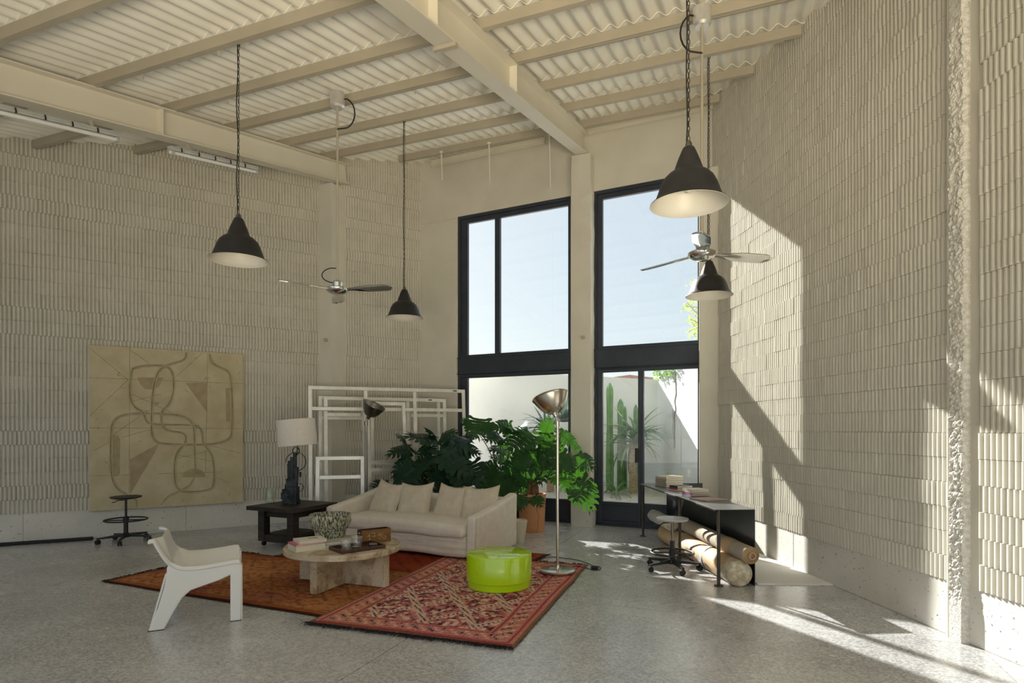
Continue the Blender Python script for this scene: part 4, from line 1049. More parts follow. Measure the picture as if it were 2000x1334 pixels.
# flanges that stiffen the legs
for sg in (-1, 1):
    y = sg * (CWD / 2 - .06)
    MB().bar((.556, y, .0), (.556, y, .42), .075, .014, (1, 0, 0)).build('front_flange', M['white_plastic'], ch, bevel=.005)
    MB().bar((-.045, y, .004), (.058, y, .40), .07, .014, (1, 0, -.25)).build('rear_flange', M['white_plastic'], ch, bevel=.005)
for (x0, x1) in ((-.055, .045), (.478, .552)):
    for sg in (-1, 1): MB().box(((x0 + x1) / 2, sg * (CWD / 2 - .026), .002), (x1 - x0, .03, .006)).build('foot_pad', M['rubber'], ch)

# ------------------------------------------------------------------ sofa and cushions
sF = Vector((-.385, 6.44)); SLEN, SD = 2.12, 1.02
so_ = sF - dW * (SLEN / 2); saz = atan2(dW.y, dW.x)
sofa = thing('sofa', 'long cream linen slipcovered sofa behind the stone coffee table', 'sofa', (so_.x, so_.y, .018), saz)
def wrk(a, sx, sy, sz, seed):
    def f(P):
        n = noise.noise(Vector((P.x * sx + seed, P.y * sy, P.z * sz))); m = noise.noise(Vector((P.x * sx * 2.7, P.y * sy * 2.7 + seed, P.z * sz * 2.7)))
        return P + Vector((.4, .7, .5)) * (a * (n + .5 * m))
    return f
hw_ = SLEN / 2
def skirt(P):
    n = noise.noise(Vector((P.x * 1.4, 3, P.z * 26))) + .5 * noise.noise(Vector((P.x * 3, 9, P.z * 50)))
    return P + Vector((0, .006 * n - .02 * max(0, -P.z), .010 * noise.noise(Vector((P.x * 2.2, 1, 0))) if P.z < 0 else 0))
MB().soft((0, .44, .155), (SLEN - .26, .86, .27), .05, 22, fn=skirt).build('base_cover', M['linen'], sofa, smooth=60)
def cush(P):
    b = .03 * (1 - (P.x / (hw_ - .12)) ** 2) if P.z > 0 else 0
    return wrk(.010, 5, 9, 9, 4)(P) + Vector((0, -.02 * (1 - (P.x / hw_) ** 2) if P.y < 0 else 0, b))
MB().soft((0, .40, .30), (SLEN - .27, .84, .14), .065, 24, fn=cush).build('seat_cushion', M['linen'], sofa, smooth=60)
def backf(P):
    q_ = wrk(.008, 4, 6, 6, 9)(P); return q_ + Vector((0, .10 * (q_.z / .6), .015 * noise.noise(Vector((P.x * 2, 0, 5))) if P.z > 0 else 0))
MB().soft((0, .87, .305), (SLEN - .10, .20, .58), .055, 22, fn=backf).build('back', M['linen'], sofa, smooth=60)
for sg in (-1, 1):
    def armf(P, sg=sg):
        q_ = wrk(.006, 6, 6, 6, 20 + sg)(P); t = (P.y + SD / 2) / SD
        top = .47 + (.17 * t ** 1.3); q_ = Vector((q_.x, q_.y, (q_.z + .30) / .60 * (top) - .30))
        return q_ + Vector((sg * .035 * max(0, q_.z + .1) * (1 - t * .6), 0, 0))
    ar = MB().soft((sg * (hw_ - .065), SD / 2 - .01, .315), (.125, SD, .60), .035, 16, fn=armf).build('arm', M['linen'], sofa, smooth=60)
    pts = []
    for k in range(14):
        z = .03 + .44 * k / 13; pts.append((sg * (hw_ - .008) + sg * .035 * max(0, z - .2) * 1.0, -.002 + .004 * sin(k), z))
    MB().tube(pts, .007, 6).build('piping', M['linen2'], ar, smooth=60)
def pillow(name, lab, loc, sz, yaw, lean, roll, seed):
    t = MB(); n = 22; vs = []; 
    for sgn in (1, -1):
        for j in range(n + 1):
            for i in range(n + 1):
                u, v = -1 + 2 * i / n, -1 + 2 * j / n
                e = max(0, (1 - u ** 4) * (1 - v ** 4)) ** .55
                x = u * sz / 2 * (1 - .075 * (1 - v * v)); y = v * sz / 2 * (1 - .075 * (1 - u * u))
                th = .085 * e * (1 + .25 * noise.noise(Vector((u * 1.5 + seed, v * 1.5, sgn)))) + .008 * e * noise.noise(Vector((u * 5 + seed, v * 7, sgn * 2)))
                vs.append(Vector((x, -sgn * th, y + (-.03 * (1 - u * u) if v > .2 else 0) * (v - .2) * 1.2)))
    K = (n + 1) ** 2; fs = []
    for j in range(n):
        for i in range(n):
            a = j * (n + 1) + i; fs.append((a, a + 1, a + n + 2, a + n + 1)); b = K + a; fs.append((b, b + n + 1, b + n + 2, b + 1))
    Mx = RZ(yaw) @ RX(lean) @ RY(roll); L = Mx @ Vector((0, 0, 0))
    o = MB().add([Mx @ p for p in vs], fs).build(name, M['linen2'], None, smooth=75)
    ring = []
    for k in range(4 * n):
        s = k / n; e = int(s); f_ = s - e; u, v = [(-1 + 2 * f_, -1), (1, -1 + 2 * f_), (1 - 2 * f_, 1), (-1, 1 - 2 * f_)][e]
        x = u * sz / 2 * (1 - .075 * (1 - v * v)) * 1.012; y = v * sz / 2 * (1 - .075 * (1 - u * u)) * 1.012
        ring.append(Mx @ Vector((x, 0, y + (-.03 * (1 - u * u) if v > .2 else 0) * (v - .2) * 1.2)))
    MB().tube(ring, .006, 5, closed=True).build('piping', M['linen2'], o, smooth=60)
    o.location = loc; return tag(o, lab, 'cushion', 'linen cushions on the sofa')
def onsofa(x, y, z): p = so_ + dW * x + nW * y; return (p.x, p.y, z)
PL = [(-.62, .61, 'leftmost linen cushion leaning tilted on the cream sofa', radians(-6), .10), (-.19, .62, 'second linen cushion from left on the cream sofa', radians(4), -.05), (.37, .60, 'third linen cushion from left with raised left corner', radians(-2), .04), (.76, .60, 'rightmost linen cushion beside the right sofa arm', radians(7), -.06)]
for k, (x, y, lab, dy, rl) in enumerate(PL):
    pillow('cushion', lab, onsofa(x, y, .555), .46, saz + dy, radians(-24), rl, k * 7.3)

# ------------------------------------------------------------------ stone coffee table and the things on it
TC = Vector((-1.575, 5.60)); TR, TZ = .53, .372
tb = thing('coffee_table', 'round travertine coffee table on crossed stone slabs', 'table', (TC.x, TC.y, .018), 0)
tz = TZ - .018
MB().lathe([(.001, tz - .052), (TR - .006, tz - .052), (TR, tz - .046), (TR, tz - .006), (TR - .006, tz), (.001, tz)], 72).build('tabletop', M['travertine'], tb, smooth=35)
angB = atan2(-.16, .445); MB().box((0, 0, (tz - .052) / 2), (.94, .07, tz - .052), RZ(angB)).build('base_slab', M['travertine'], tb, bevel=.003)
for sg in (-1, 1):
    d = Vector((cos(angB + pi / 2), sin(angB + pi / 2), 0)) * sg
    MB().box(d * (.035 + .20) + Vector((0, 0, (tz - .052) / 2)), (.40, .07, tz - .052), RZ(angB + pi / 2)).build('base_slab', M['travertine'], tb, bevel=.003)
def book(lab, loc, w_, d_, h_, rz, col, group, pages='paper', cat='book'):
    t = thing('book', lab, cat, loc, rz, group); cv = col
    MB().box((.002, 0, h_ / 2), (w_ - .008, d_ - .006, h_ - .006)).build('pages', M[pages], t)
    c = MB(); c.box((0, 0, .0015), (w_, d_, .003)); c.box((0, 0, h_ - .0015), (w_, d_, .003)); c.box((-w_ / 2 + .0015, 0, h_ / 2), (.003, d_, h_))
    c.build('cover', cv, t, bevel=.0008); return t
cvr = {'cream': cover('cream_cover', (.66, .60, .47)), 'pink': cover('pink_cover', (.62, .17, .24)), 'white': cover('off_white_cover', (.70, .665, .58)), 'grey': cover('sage_grey_cover', (.42, .42, .36)), 'lgrey': cover('pale_grey_cover', (.52, .52, .46)),
       'dark': cover('dark_cover', (.045, .045, .05)), 'red': cover('crimson_cover', (.38, .05, .09)), 'purple': cover('violet_cover', (.14, .11, .20)), 'taupe': cover('taupe_cover', (.40, .355, .30)), 'mag': cover('rosy_brown_cover', (.40, .28, .24))}
bg_ = 'books on the coffee table'; brz = radians(38)
bc = Vector((-1.845, 5.385))
book('thick cream book at the bottom of the left coffee table pile', (bc.x, bc.y, TZ), .27, .21, .052, brz - pi / 2 + pi / 2, cvr['cream'], bg_)
book('thin pink book in the middle of the left coffee table pile', (bc.x - .005, bc.y + .006, TZ + .052), .26, .205, .013, brz + .02, cvr['pink'], bg_)
t = book('cream book with a dark picture on top of the pile', (bc.x + .022, bc.y + .02, TZ + .065), .245, .20, .026, brz - .06, cvr['white'], bg_)
MB().box((.03, .01, .0264), (.085, .05, .0012)).build('cover_picture', M['canvas_dark'], t, label='dark oblong picture printed on the cover')
bc2 = Vector((-1.645, 5.55))
book('pale grey book lying under another beside the rough glazed bowl', (bc2.x, bc2.y, TZ), .28, .20, .026, radians(36), cvr['lgrey'], bg_)
book('sage grey book on top of the pile beside the bowl', (bc2.x + .01, bc2.y + .02, TZ + .026), .25, .18, .020, radians(33), cvr['grey'], bg_)
bw = at(645, 1050, 5.84)
bowl = thing('ceramic_bowl', 'large rough lichen glazed bowl on the coffee table', 'bowl', (bw.x, bw.y, TZ), 0)
prof = [(.001, 0), (.135, 0), (.140, .01), (.146, .06), (.152, .095), (.175, .125), (.192, .15), (.198, .18), (.198, .245), (.192, .252), (.184, .245), (.182, .17), (.15, .12), (.12, .03), (.001, .025)]
mb = MB().lathe(prof, 56); rb_ = random.Random(3)
mb.v = [tuple(Vector(p) * (1 + .02 * noise.noise(Vector((p[0] * 30, p[1] * 30, p[2] * 9)))) if hypot(p[0], p[1]) > .1 else p) for p in mb.v]
mb.build('bowl_body', M['glaze'], bowl, smooth=60)
tc_ = Vector((-1.392, 5.392)); taz = radians(41)
tray = thing('tray', 'dark wooden tray on the front of the coffee table', 'tray', (tc_.x, tc_.y, TZ), taz)
MB().box((0, 0, .005), (.42, .27, .010)).build('tray_base', M['traywood'], tray, bevel=.002)
for (c, s) in (((0, .13, .017), (.42, .010, .030)), ((0, -.13, .017), (.42, .010, .030)), ((.205, 0, .017), (.010, .25, .030)), ((-.205, 0, .017), (.010, .25, .030))):
    MB().box(c, s).build('tray_rim', M['traywood'], tray, bevel=.002)
for lab, (x, y) in (('left clear glass tumbler on the dark tray', (-1.452, 5.245)), ('right clear glass tumbler on the dark tray', (-1.392, 5.375))):
    g = thing('glass_tumbler', lab, 'glass', (x, y, TZ + .010), 0, 'tumblers on the tray')
    MB().lathe([(.001, 0), (.040, 0), (.043, .004), (.047, .10), (.046, .101), (.045, .10), (.0405, .016), (.001, .014)], 36).build('glass_body', M['tumbler'], g, smooth=50)
    MB().lathe([(.0462, .0985), (.0475, .100), (.0465, .1025), (.0452, .1005)], 36).build('rim', M['alu'], g, smooth=50)
ast = thing('ashtray', 'small round black ashtray on the dark tray', 'ashtray', (-1.262, 5.44, TZ + .010), 0)
MB().lathe([(.001, 0), (.036, 0), (.039, .004), (.039, .022), (.036, .026), (.030, .024), (.027, .012), (.001, .010)], 32).build('ashtray_body', M['black'], ast, smooth=50)
MB().lathe([(.0375, .0235), (.0385, .026), (.032, .0285), (.0305, .0262)], 32).build('metal_rim', M['chrome'], ast, smooth=50)
bl, br = fl(706.5, 1064, TZ), fl(763.5, 1057, TZ); bd = (br - bl); bL = bd.length; baz = atan2(bd.y, bd.x)
bx = thing('wooden_box', 'brown wooden box chalked with numbers on the coffee table', 'box', (bl.x, bl.y, TZ), baz)
BHt, BD = .128, .105
MB().box((bL / 2, .005, BHt / 2), (bL, .010, BHt)).build('front_board', M['boxwood'], bx, bevel=.001)
MB().box((bL / 2, BD - .005, BHt / 2), (bL, .010, BHt)).build('back_board', M['boxdark'], bx, bevel=.001)
for x in (.005, bL - .005): MB().box((x, BD / 2, BHt / 2), (.010, BD - .0205, BHt)).build('side_board', M['boxdark'], bx, bevel=.001)
MB().box((bL / 2, BD / 2, .006), (bL - .02, BD - .02, .012)).build('bottom_board', M['boxdark'], bx)
MB().box((-.0015, BD / 2, BHt * .78), (.004, .04, .012)).build('finger_slot', M['alu'], bx, bevel=.001)
# chalk writing 17 96 on the front: strokes in crop pixels of the board (x 380..1640, y 360..930)
GL = [[(600, 612), (650, 600), (690, 560), (715, 515)], [(715, 515), (700, 580), (695, 640)], [(620, 600), (760, 600)], [(690, 690), (720, 680), (740, 700), (690, 735)], [(620, 752), (760, 742)],
      [(780, 470), (870, 480), (950, 468), (930, 560), (910, 690)], [(800, 608), (985, 598)],
      [(1180, 520), (1130, 500), (1095, 540), (1110, 590), (1160, 585), (1195, 545), (1190, 500)], [(1195, 530), (1180, 640), (1140, 715), (1100, 710)],
      [(1300, 480), (1265, 540), (1250, 620), (1275, 690), (1340, 735), (1400, 720), (1440, 660), (1400, 610), (1340, 640), (1320, 700)]]
mb = MB()
for G in GL:
    Q = smooth_path([((x - 380) / 1260 * bL, (930 - (y + (x - 380) * .075)) / 590 * BHt + .006) for x, y in G], 2)
    mb.tube([(x, -.0006, z) for x, z in Q], .0022, 4)
mb.build('chalk_numbers', M['chalk'], bx, label='pale hand chalked digits')

# ------------------------------------------------------------------ lime drum
dr = thing('drum_stool', 'glossy lime green drum stool standing on the pink rug', 'stool', (-.118, 5.50, .02), 0)
MB().lathe([(.001, .062), (.290, .062), (.298, .068), (.298, .290), (.295, .297), (.289, .300), (.001, .300)], 80).build('drum_body', M['lime'], dr, smooth=35)
MB().lathe([(.001, 0), (.282, 0), (.286, .004), (.286, .062), (.001, .062)], 80).build('plinth', M['lime'], dr, smooth=35)

# ------------------------------------------------------------------ floor lamps
def floor_lamp(loc, base_r, pole_top, pole_r, bowl_dir, bowl_r, bowl_len, mt, label, tilt_pts):
    t = thing('floor_lamp', label, 'lamp', loc, 0)
    MB().lathe([(.001, 0), (base_r, 0), (base_r + .002, .004), (base_r, .022), (base_r - .01, .028), (.03, .030), (.022, .045), (.022, .075), (.001, .075)], 56).build('base', mt, t, smooth=40)
    MB().tube([(0, 0, .03), (0, 0, pole_top)], pole_r, 16).build('pole', mt, t, smooth=50)
    d = Vector(bowl_dir).normalized(); a = Vector((0, 0, pole_top)); e = a + Vector(tilt_pts)
    jt = MB().tube([a - Vector((0, 0, .04)), a + Vector((0, 0, .01))], pole_r * 1.5, 14); jt.tube([a, e], pole_r * .85, 12)
    jt.tube([a + Vector((-.02, 0, .005)), a + Vector((.02, 0, .005))], pole_r * .7, 10)
    jt.build('joint', mt, t, smooth=45)
    Q = d.to_track_quat('Z', 'Y').to_matrix(); o = e - d * .02
    pr_ = [(.001, 0), (.022, 0), (.026, .01), (.028, .04)]; 
    for k in range(1, 15):
        u = k / 14; pr_.append((.028 + (bowl_r - .028) * (u ** .55), .04 + (bowl_len - .04) * u ** 1.15))
    inner = [(r - .004, z + .003) for r, z in reversed(pr_[4:])] + [(.03, .06), (.001, .055)]
    MB().lathe(pr_ + [(bowl_r + .004, bowl_len + .002), (bowl_r + .003, bowl_len + .006)] + inner, 56, o, Q).build('reflector', mt, t, smooth=55)
    MB().lathe([(.001, .05), (.02, .055), (.035, .09), (.03, .125), (.001, .14)], 16, o, Q).build('bulb', M['pend_in'], t, smooth=60)
    return t
p = fl(1089, 1116, .028)
lamp1 = floor_lamp((p.x, p.y, .028), .176, 1.49, .0145, (-.26, .30, 1.0), .185, .215, M['nickel'], 'brushed nickel floor lamp with bowl reflector standing on the pink rug', (-.02, .01, .075))
def fpt(px, py, z=.008): q_ = fl(px, py, z); return (q_.x - p.x, q_.y - p.y, z - .028)
c = [fpt(1100, 1113, .035), fpt(1125, 1106, .03), fpt(1147, 1110), fpt(1160, 1113.5), fpt(1172, 1112), fpt(1171, 1107), fpt(1158, 1105), fpt(1147, 1100, .012), fpt(1128, 1094, .012), fpt(1100, 1090, .012), fpt(1075, 1088, .012), fpt(1056, 1092, .02)]
MB().tube([tuple(v) for v in spl(c, 5)], .0045, 6).build('power_cord', M['cable'], lamp1, smooth=60)
q_ = fpt(1161, 1109, .018); MB().soft(q_, (.075, .035, .03), .010, 3).build('foot_switch', M['rubber'], lamp1, smooth=50)
q_ = at(715, 1000, 8.45)
floor_lamp((q_.x, q_.y, 0), .15, H + (HY - 825) / F * 8.45, .018, (.42, -.15, .8), .165, .22, M['dark_nickel'], 'dark nickel floor lamp tilted right behind the sofa left end', (.03, .0, .07))

# ------------------------------------------------------------------ dark side table, sculptural lamp, jar
stc = Vector((-2.775, 7.59)); saz2 = radians(-25)
st = thing('side_table', 'ebonised square side table on castors left of the sofa', 'table', (stc.x, stc.y, 0), saz2)
for k in range(5):
    MB().box((-.38 + .152 * (k + .5), 0, .475), (.150, .78, .05)).build('top_plank', M['darkwood'], st, bevel=.004)
for sx in (-1, 1):
    MB().box((sx * .23, 0, .405), (.04, .42, .085)).build('apron', M['darkwood'], st, bevel=.003)
    MB().box((0, sx * .23, .405), (.42, .04, .085)).build('apron', M['darkwood'], st, bevel=.003)
    for sy in (-1, 1):
        lg = MB().box((sx * .24, sy * .24, .255), (.10, .10, .39)).build('leg', M['darkwood'], st, bevel=.004)
        mb = MB().tube([(sx * .24 - .015, sy * .24, .028), (sx * .24 + .015, sy * .24, .028)], .028, 14); mb.tube([(sx * .24, sy * .24, .035), (sx * .24, sy * .24, .065)], .012, 8)
        mb.build('castor', M['rubber'], lg, smooth=40)
MB().box((0, 0, .13), (.46, .46, .04)).build('shelf', M['darkwood'], st, bevel=.004)
for sx in (-1, 1):
    MB().box((sx * .24, 0, .10), (.08, .40, .085)).build('lower_rail', M['darkwood'], st, bevel=.003); MB().box((0, sx * .24, .10), (.40, .08, .085)).build('lower_rail', M['darkwood'], st, bevel=.003)
lp = Vector((-2.80, 7.62)); lmp = thing('table_lamp', 'table lamp with white drum shade and blackened scrap iron base', 'lamp', (lp.x, lp.y, .50), 0)
sx_ = 7.62 / F
def px2(x, y): return ((x - 570) * sx_, (984 - y) * sx_)       # photo px -> local metres
BL = [(553, 569, 984, 955, .0, .08), (566, 584, 984, 950, -.03, .09), (556, 563, 968, 946, .02, .05), (549, 556, 975, 962, .01, .05), (560, 577, 957, 935, .01, .08), (574, 582, 954, 936, -.02, .05), (562, 568, 938, 906, .0, .04), (568, 574, 940, 893, -.01, .04), (573, 579, 942, 885, .0, .04), (578, 583, 940, 912, -.015, .04), (579, 585, 973, 958, -.05, .03), (583, 587, 984, 974, -.02, .03), (564, 570, 918, 900, -.02, .03), (559, 565, 984, 968, -.04, .03), (574, 579, 978, 962, -.07, .02), (585, 588, 932, 922, 0, .03)]
for (x0, x1, y0, y1, oy, dep) in BL:
    a, b = px2(x0, y0), px2(x1, y1); MB().box(((a[0] + b[0]) / 2, oy, (a[1] + b[1]) / 2), (b[0] - a[0], dep, b[1] - a[1]), RZ(radians(12 * oy * 20))).build('iron_block', M['iron'], lmp, bevel=.002)
def hoop(cx_, cy_, r, wd, a0, a1, yw):
    c = px2(cx_, cy_); R = r * sx_; vs = []; n = 28
    for k in range(n + 1):
        a = a0 + (a1 - a0) * k / n
        for (rr, yy) in ((R, -wd), (R, wd), (R - .007, wd), (R - .007, -wd)):
            q_ = RZ(yw) @ Vector((rr * cos(a), yy, rr * sin(a))); vs.append((c[0] + q_.x, q_.y, c[1] + q_.z))
    fs = [(k * 4 + i, k * 4 + (i + 1) % 4, k * 4 + 4 + (i + 1) % 4, k * 4 + 4 + i) for k in range(n) for i in range(4)] + [(0, 1, 2, 3), (n * 4 + 3, n * 4 + 2, n * 4 + 1, n * 4)]
    MB().add(vs, fs).build('iron_hoop', M['iron'], lmp, smooth=40)
hoop(578, 902, 19, .024, radians(-120), radians(180), radians(25)); hoop(578, 881, 8, .006, 0, 2 * pi, radians(-15)); hoop(585, 952, 8, .006, radians(-90), radians(110), 0)
a = px2(580, 890); b = px2(582, 862)
MB().tube([(a[0], 0, a[1]), (b[0], 0, b[1])], .006, 8).build('lamp_stem', M['iron'], lmp, smooth=50)
c0 = px2(579, 845); Msh = RY(radians(-5)); R = .237; hh = .165
shd = MB().lathe([(R - .003, hh), (R, hh), (R, -hh), (R - .003, -hh), (R - .003, hh)], 56, (c0[0], 0, c0[1]), Msh).build('lamp_shade', M['shade'], lmp, smooth=40)
for k in range(3):
    a = 2 * pi * k / 3; MB().tube([Vector((c0[0], 0, c0[1])) + Msh @ Vector((0, 0, .09)), Vector((c0[0], 0, c0[1])) + Msh @ Vector(((R - .003) * cos(a), (R - .003) * sin(a), .12))], .003, 5).build('spider_arm', M['iron'], shd)
j = fl(528, 980, .50); jar = thing('glass_jar', 'empty clear glass jar on the ebonised side table', 'jar', (j.x + .03, j.y - .09, .50), 0)
MB().lathe([(.001, 0), (.056, 0), (.060, .006), (.060, .135), (.055, .15), (.046, .158), (.046, .178), (.049, .182), (.046, .186), (.044, .178), (.044, .158), (.056, .13), (.056, .012), (.001, .012)], 36).build('jar_body', M['jarglass'], jar, smooth=50)
MB().lathe([(.001, .004), (.0585, .004), (.0605, .010), (.0585, .016), (.001, .016)], 36).build('thick_base', M['tumbler'], jar, smooth=50)

# ------------------------------------------------------------------ leaning aluminium frames
def lean_frame(label, A, B, hgt, lean, verts, hors, bw_=.052, bt=.03, rzoff=0, stickers=()):
    """frame standing on the floor from A to B (world xy), leaning back by lean metres at the top"""
    A = V2(A); B = V2(B); d = (B - A); L = d.length; az = atan2(d.y, d.x)
    t = thing('stretcher_frame', label, 'frame', (A.x, A.y, .002), az, 'aluminium frames leaning against the wall')
    ang = math.asin(lean / hgt); Rx = RX(-ang)
    def bar(name, x0, x1, z0, z1, dep=0.0):
        c = Rx @ Vector(((x0 + x1) / 2, dep, (z0 + z1) / 2)); return MB().box(c, (x1 - x0, bt, z1 - z0), Rx).build(name, M['alu'], t, bevel=.002)
    bar('stile', 0, bw_, 0, hgt); bar('stile', L - bw_, L, 0, hgt); bar('rail', bw_, L - bw_, hgt - bw_, hgt); bar('rail', bw_, L - bw_, 0, bw_)
    for x in verts: bar('cross_stile', x * L - bw_ / 2, x * L + bw_ / 2, bw_, hgt - bw_, .010)
    for (z, x0, x1) in hors: bar('cross_rail', x0 * L + bw_, x1 * L - bw_, z * hgt - bw_ / 2, z * hgt + bw_ / 2, .012)
    for (x, z) in stickers:
        c = Rx @ Vector((x * L, -bt / 2 - .001, z * hgt)); MB().box(c, (.06, .002, .02), Rx).build('sticker', M['blue'], t)
    return t
def vpt(px, Y): return Vector(((px - CX) / F * Y, Y))
lean_frame('largest aluminium frame leaning with wide open grid', vpt(603, 8.62), vpt(914, 9.50), 2.09, .18, (.345, .66), ((.84, 0, 1), (.45, .345, 1), (.30, .345, 1)), stickers=((.93, .988),))
lean_frame('middle aluminium frame whose top carries a blue sticker', vpt(634, 8.88), vpt(874, 9.70), 1.94, .09, (.31, .67), ((.86, 0, .31), (.86, .67, 1), (.40, .31, 1)), stickers=((.86, .988),))
lean_frame('aluminium frame standing just behind the middle one', vpt(623, 9.02), vpt(861, 9.86), 1.95, .06, (.42,), ((.83, .0, .42),))
lean_frame('smallest low aluminium frame in front at left', vpt(616, 8.42), vpt(712, 8.60), 1.06, .10, (), ((.72, 0, 1), (.33, 0, 1), (.24, 0, 1)), stickers=((.7, .24),))
lean_frame('narrow aluminium frame behind the dark floor lamp', vpt(722, 8.62), vpt(800, 8.98), 1.86, .17, (), ((.52, 0, 1), (.46, 0, 1)))

# ------------------------------------------------------------------ steel desk, its books, stool, rolls
dA = fl(1398, 995, .71); dB = fl(1250, 944.5, .71); ddir = (dB - dA); DL = ddir.length; daz = atan2(ddir.y, ddir.x)
desk = thing('steel_desk', 'long black steel desk on thin legs beside the right wall', 'desk', (dA.x, dA.y, 0), daz - pi / 2)
DW_ = .365                                                   # local x: towards the wall, local y: along the desk
MB().box((DW_ / 2, DL / 2, .707), (DW_, DL, .006)).build('desktop', M['desktop'], desk, bevel=.001)
MB().bar((0, 0, .701), (0, DL, .701), .004, .014).build('front_edge', M['desklegs'], desk)
MB().box((DW_ + .003, DL / 2, .355), (.006, DL, .71)).build('back_panel', M['blackdesk'], desk)
for y in (.02, DL * .42, DL - .03):
    lg = MB().tube([(.035, y, .012), (.035, y, .703)], .0155, 14).build('leg', M['desklegs'], desk, smooth=50)
    MB().lathe([(.001, 0), (.042, 0), (.042, .008), (.018, .014), (.001, .014)], 20, (.035, y, 0)).build('foot_plate', M['desklegs'], lg, smooth=40)
MB().prism([(.05, .44), (.12, .703), (.05, .703)], -.004, .004, Matrix(((1, 0, 0), (0, 0, 1), (0, 1, 0))), (0, DL * .45, 0)).build('gusset', M['desktop'], desk)
xw = .84
MB().box(((DW_ + xw) / 2, DL - .06, .36), (xw - DW_, .006, .715)).build('end_panel', M['blackdesk'], desk)
def ondesk(x, y): c = Matrix.Rotation(daz - pi / 2, 3, 'Z') @ Vector((x, y, 0)); return (dA.x + c.x, dA.y + c.y)
dg = 'books on the steel desk'
def stack(px, py, ents, rz):
    z = .7105
    for (lab, w_, d_, h_, col, dr_) in ents:
        q_ = fl(px, py, .71); book(lab, (q_.x, q_.y, z), w_, d_, h_, rz + dr_, cvr[col], dg); z += h_ + .0006
stack(1307, 949.5, [('bottom taupe book of the tall far pile on the desk', .26, .24, .026, 'taupe', 0), ('second taupe book from the bottom of the tall far pile', .258, .238, .026, 'taupe', .02), ('middle book of the tall far pile on the desk', .262, .24, .026, 'taupe', -.02), ('second book from the top of the tall far pile', .258, .236, .026, 'taupe', .015), ('top book of the tall far pile on the desk', .26, .24, .026, 'cream', 0)], radians(20))
stack(1330, 957, [('thin pale book at the bottom of the middle desk pile', .26, .19, .010, 'white', 0), ('crimson spined book in the middle desk pile', .22, .17, .020, 'red', .04), ('dark spined book on top of the middle desk pile', .215, .165, .026, 'dark', .02)], radians(18))
stack(1358, 967, [('violet book at the bottom of the near desk pile', .215, .20, .018, 'purple', 0), ('crimson book second from bottom in the near desk pile', .212, .20, .018, 'red', .0), ('off white book third from bottom in the near desk pile', .215, .20, .014, 'white', -.02), ('open topped pale book on top of the near desk pile', .215, .195, .020, 'white', .03)], radians(14))
q_ = fl(1384, 976, .71); book('large thin rosy brown magazine lying nearest on the desk', (q_.x, q_.y, .7105), .30, .235, .011, radians(28), cvr['mag'], dg, cat='magazine')

def roll(name, label, a, b, r, m, endm, rings, seed, flat=0.0, core=False):
    a = Vector(a); b = Vector(b); d = (b - a); L = d.length; d.normalize()
    x = d.cross(Vector((0, 0, 1))).normalized(); z = x.cross(d)
    t = thing(name, label, 'roll', (a.x, a.y, max(0, a.z - r)), 0); off = Vector((a.x, a.y, max(0, a.z - r)))
    mb = MB(); vs = []; n, k = 40, 28
    for j in range(n + 1):
        u = j / n; e = 1.0
        if not core: e = min(1, .62 + 9 * min(u, 1 - u))
        for i in range(k):
            an = 2 * pi * i / k; rr = r * e * (1 + flat * (.09 * noise.noise(Vector((cos(an) * 1.5 + seed, sin(an) * 1.5, u * 7))) + .03 * noise.noise(Vector((cos(an) * 5, sin(an) * 5 + seed, u * 30)))))
            q_ = a + d * (L * u) + x * cos(an) * rr + z * sin(an) * rr; vs.append(q_ - off)
    fs = [(j * k + i, j * k + (i + 1) % k, (j + 1) * k + (i + 1) % k, (j + 1) * k + i) for j in range(n) for i in range(k)]
    fs += [tuple(range(k)), tuple(reversed([n * k + i for i in range(k)]))]
    mb.add(vs, fs).build('wrapping', m, t, smooth=50)
    Q = Matrix((x, z, -d)).transposed(); o = a - off
    if core:
        pr_ = []
        for q in range(9): pr_ += [(r * .96 - q * (r * .055), .004 + .002 * (q % 2)), (r * .96 - q * (r * .055) - .001, .002)]
        MB().lathe(pr_ + [(r * .46, .003)], 36, o, Q).build('rolled_edge', endm, t, smooth=30)
        MB().lathe([(r * .30, -.05), (r * .30, .03), (r * .46, .03), (r * .46, -.02)], 32, o, Q).build('cardboard_core', M['card'], t, smooth=40)
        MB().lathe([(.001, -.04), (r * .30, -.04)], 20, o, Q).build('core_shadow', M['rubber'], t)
    else:
        MB().lathe([(r * 1.02, -.16), (r * 1.05, -.03), (r * .98, .012), (r * .8, .022), (r * .4, .026), (.001, .028)], 30, o, Q).build('end_wrap', M['wrapfoil'], t, smooth=60)
    for (u, w_, mm) in rings:
        o2 = a + d * (L * u) - off; MB().lathe([(r * 1.035, -w_), (r * 1.05, 0), (r * 1.035, w_)], 36, o2, Q).build('tape_band', M[mm], t, smooth=60)
    return t
def DW(x, y, z): c = ondesk(x, y); return (c[0], c[1], z)
roll('wrapped_roll', 'long kraft paper wrapped roll on the floor under the desk', DW(.215, -.02, .120), DW(.215, 2.25, .120), .118, M['kraft'], M['wrapfoil'], ((.30, .05, 'tape'), (.62, .04, 'tape')), 3, 1.0)
roll('canvas_roll', 'rolled canvas with cardboard core lying on the wrapped roll', DW(.285, -.10, .303), DW(.265, 1.75, .312), .078, M['felt'], M['card'], ((.22, .10, 'kraft'),), 5, .25, core=True)
roll('grey_cloth_roll', 'grey cloth roll lying at the back under the desk', DW(.12, 1.62, .312), DW(.11, 2.40, .318), .078, M['greyfelt'], M['greyfelt'], (), 8, .9)

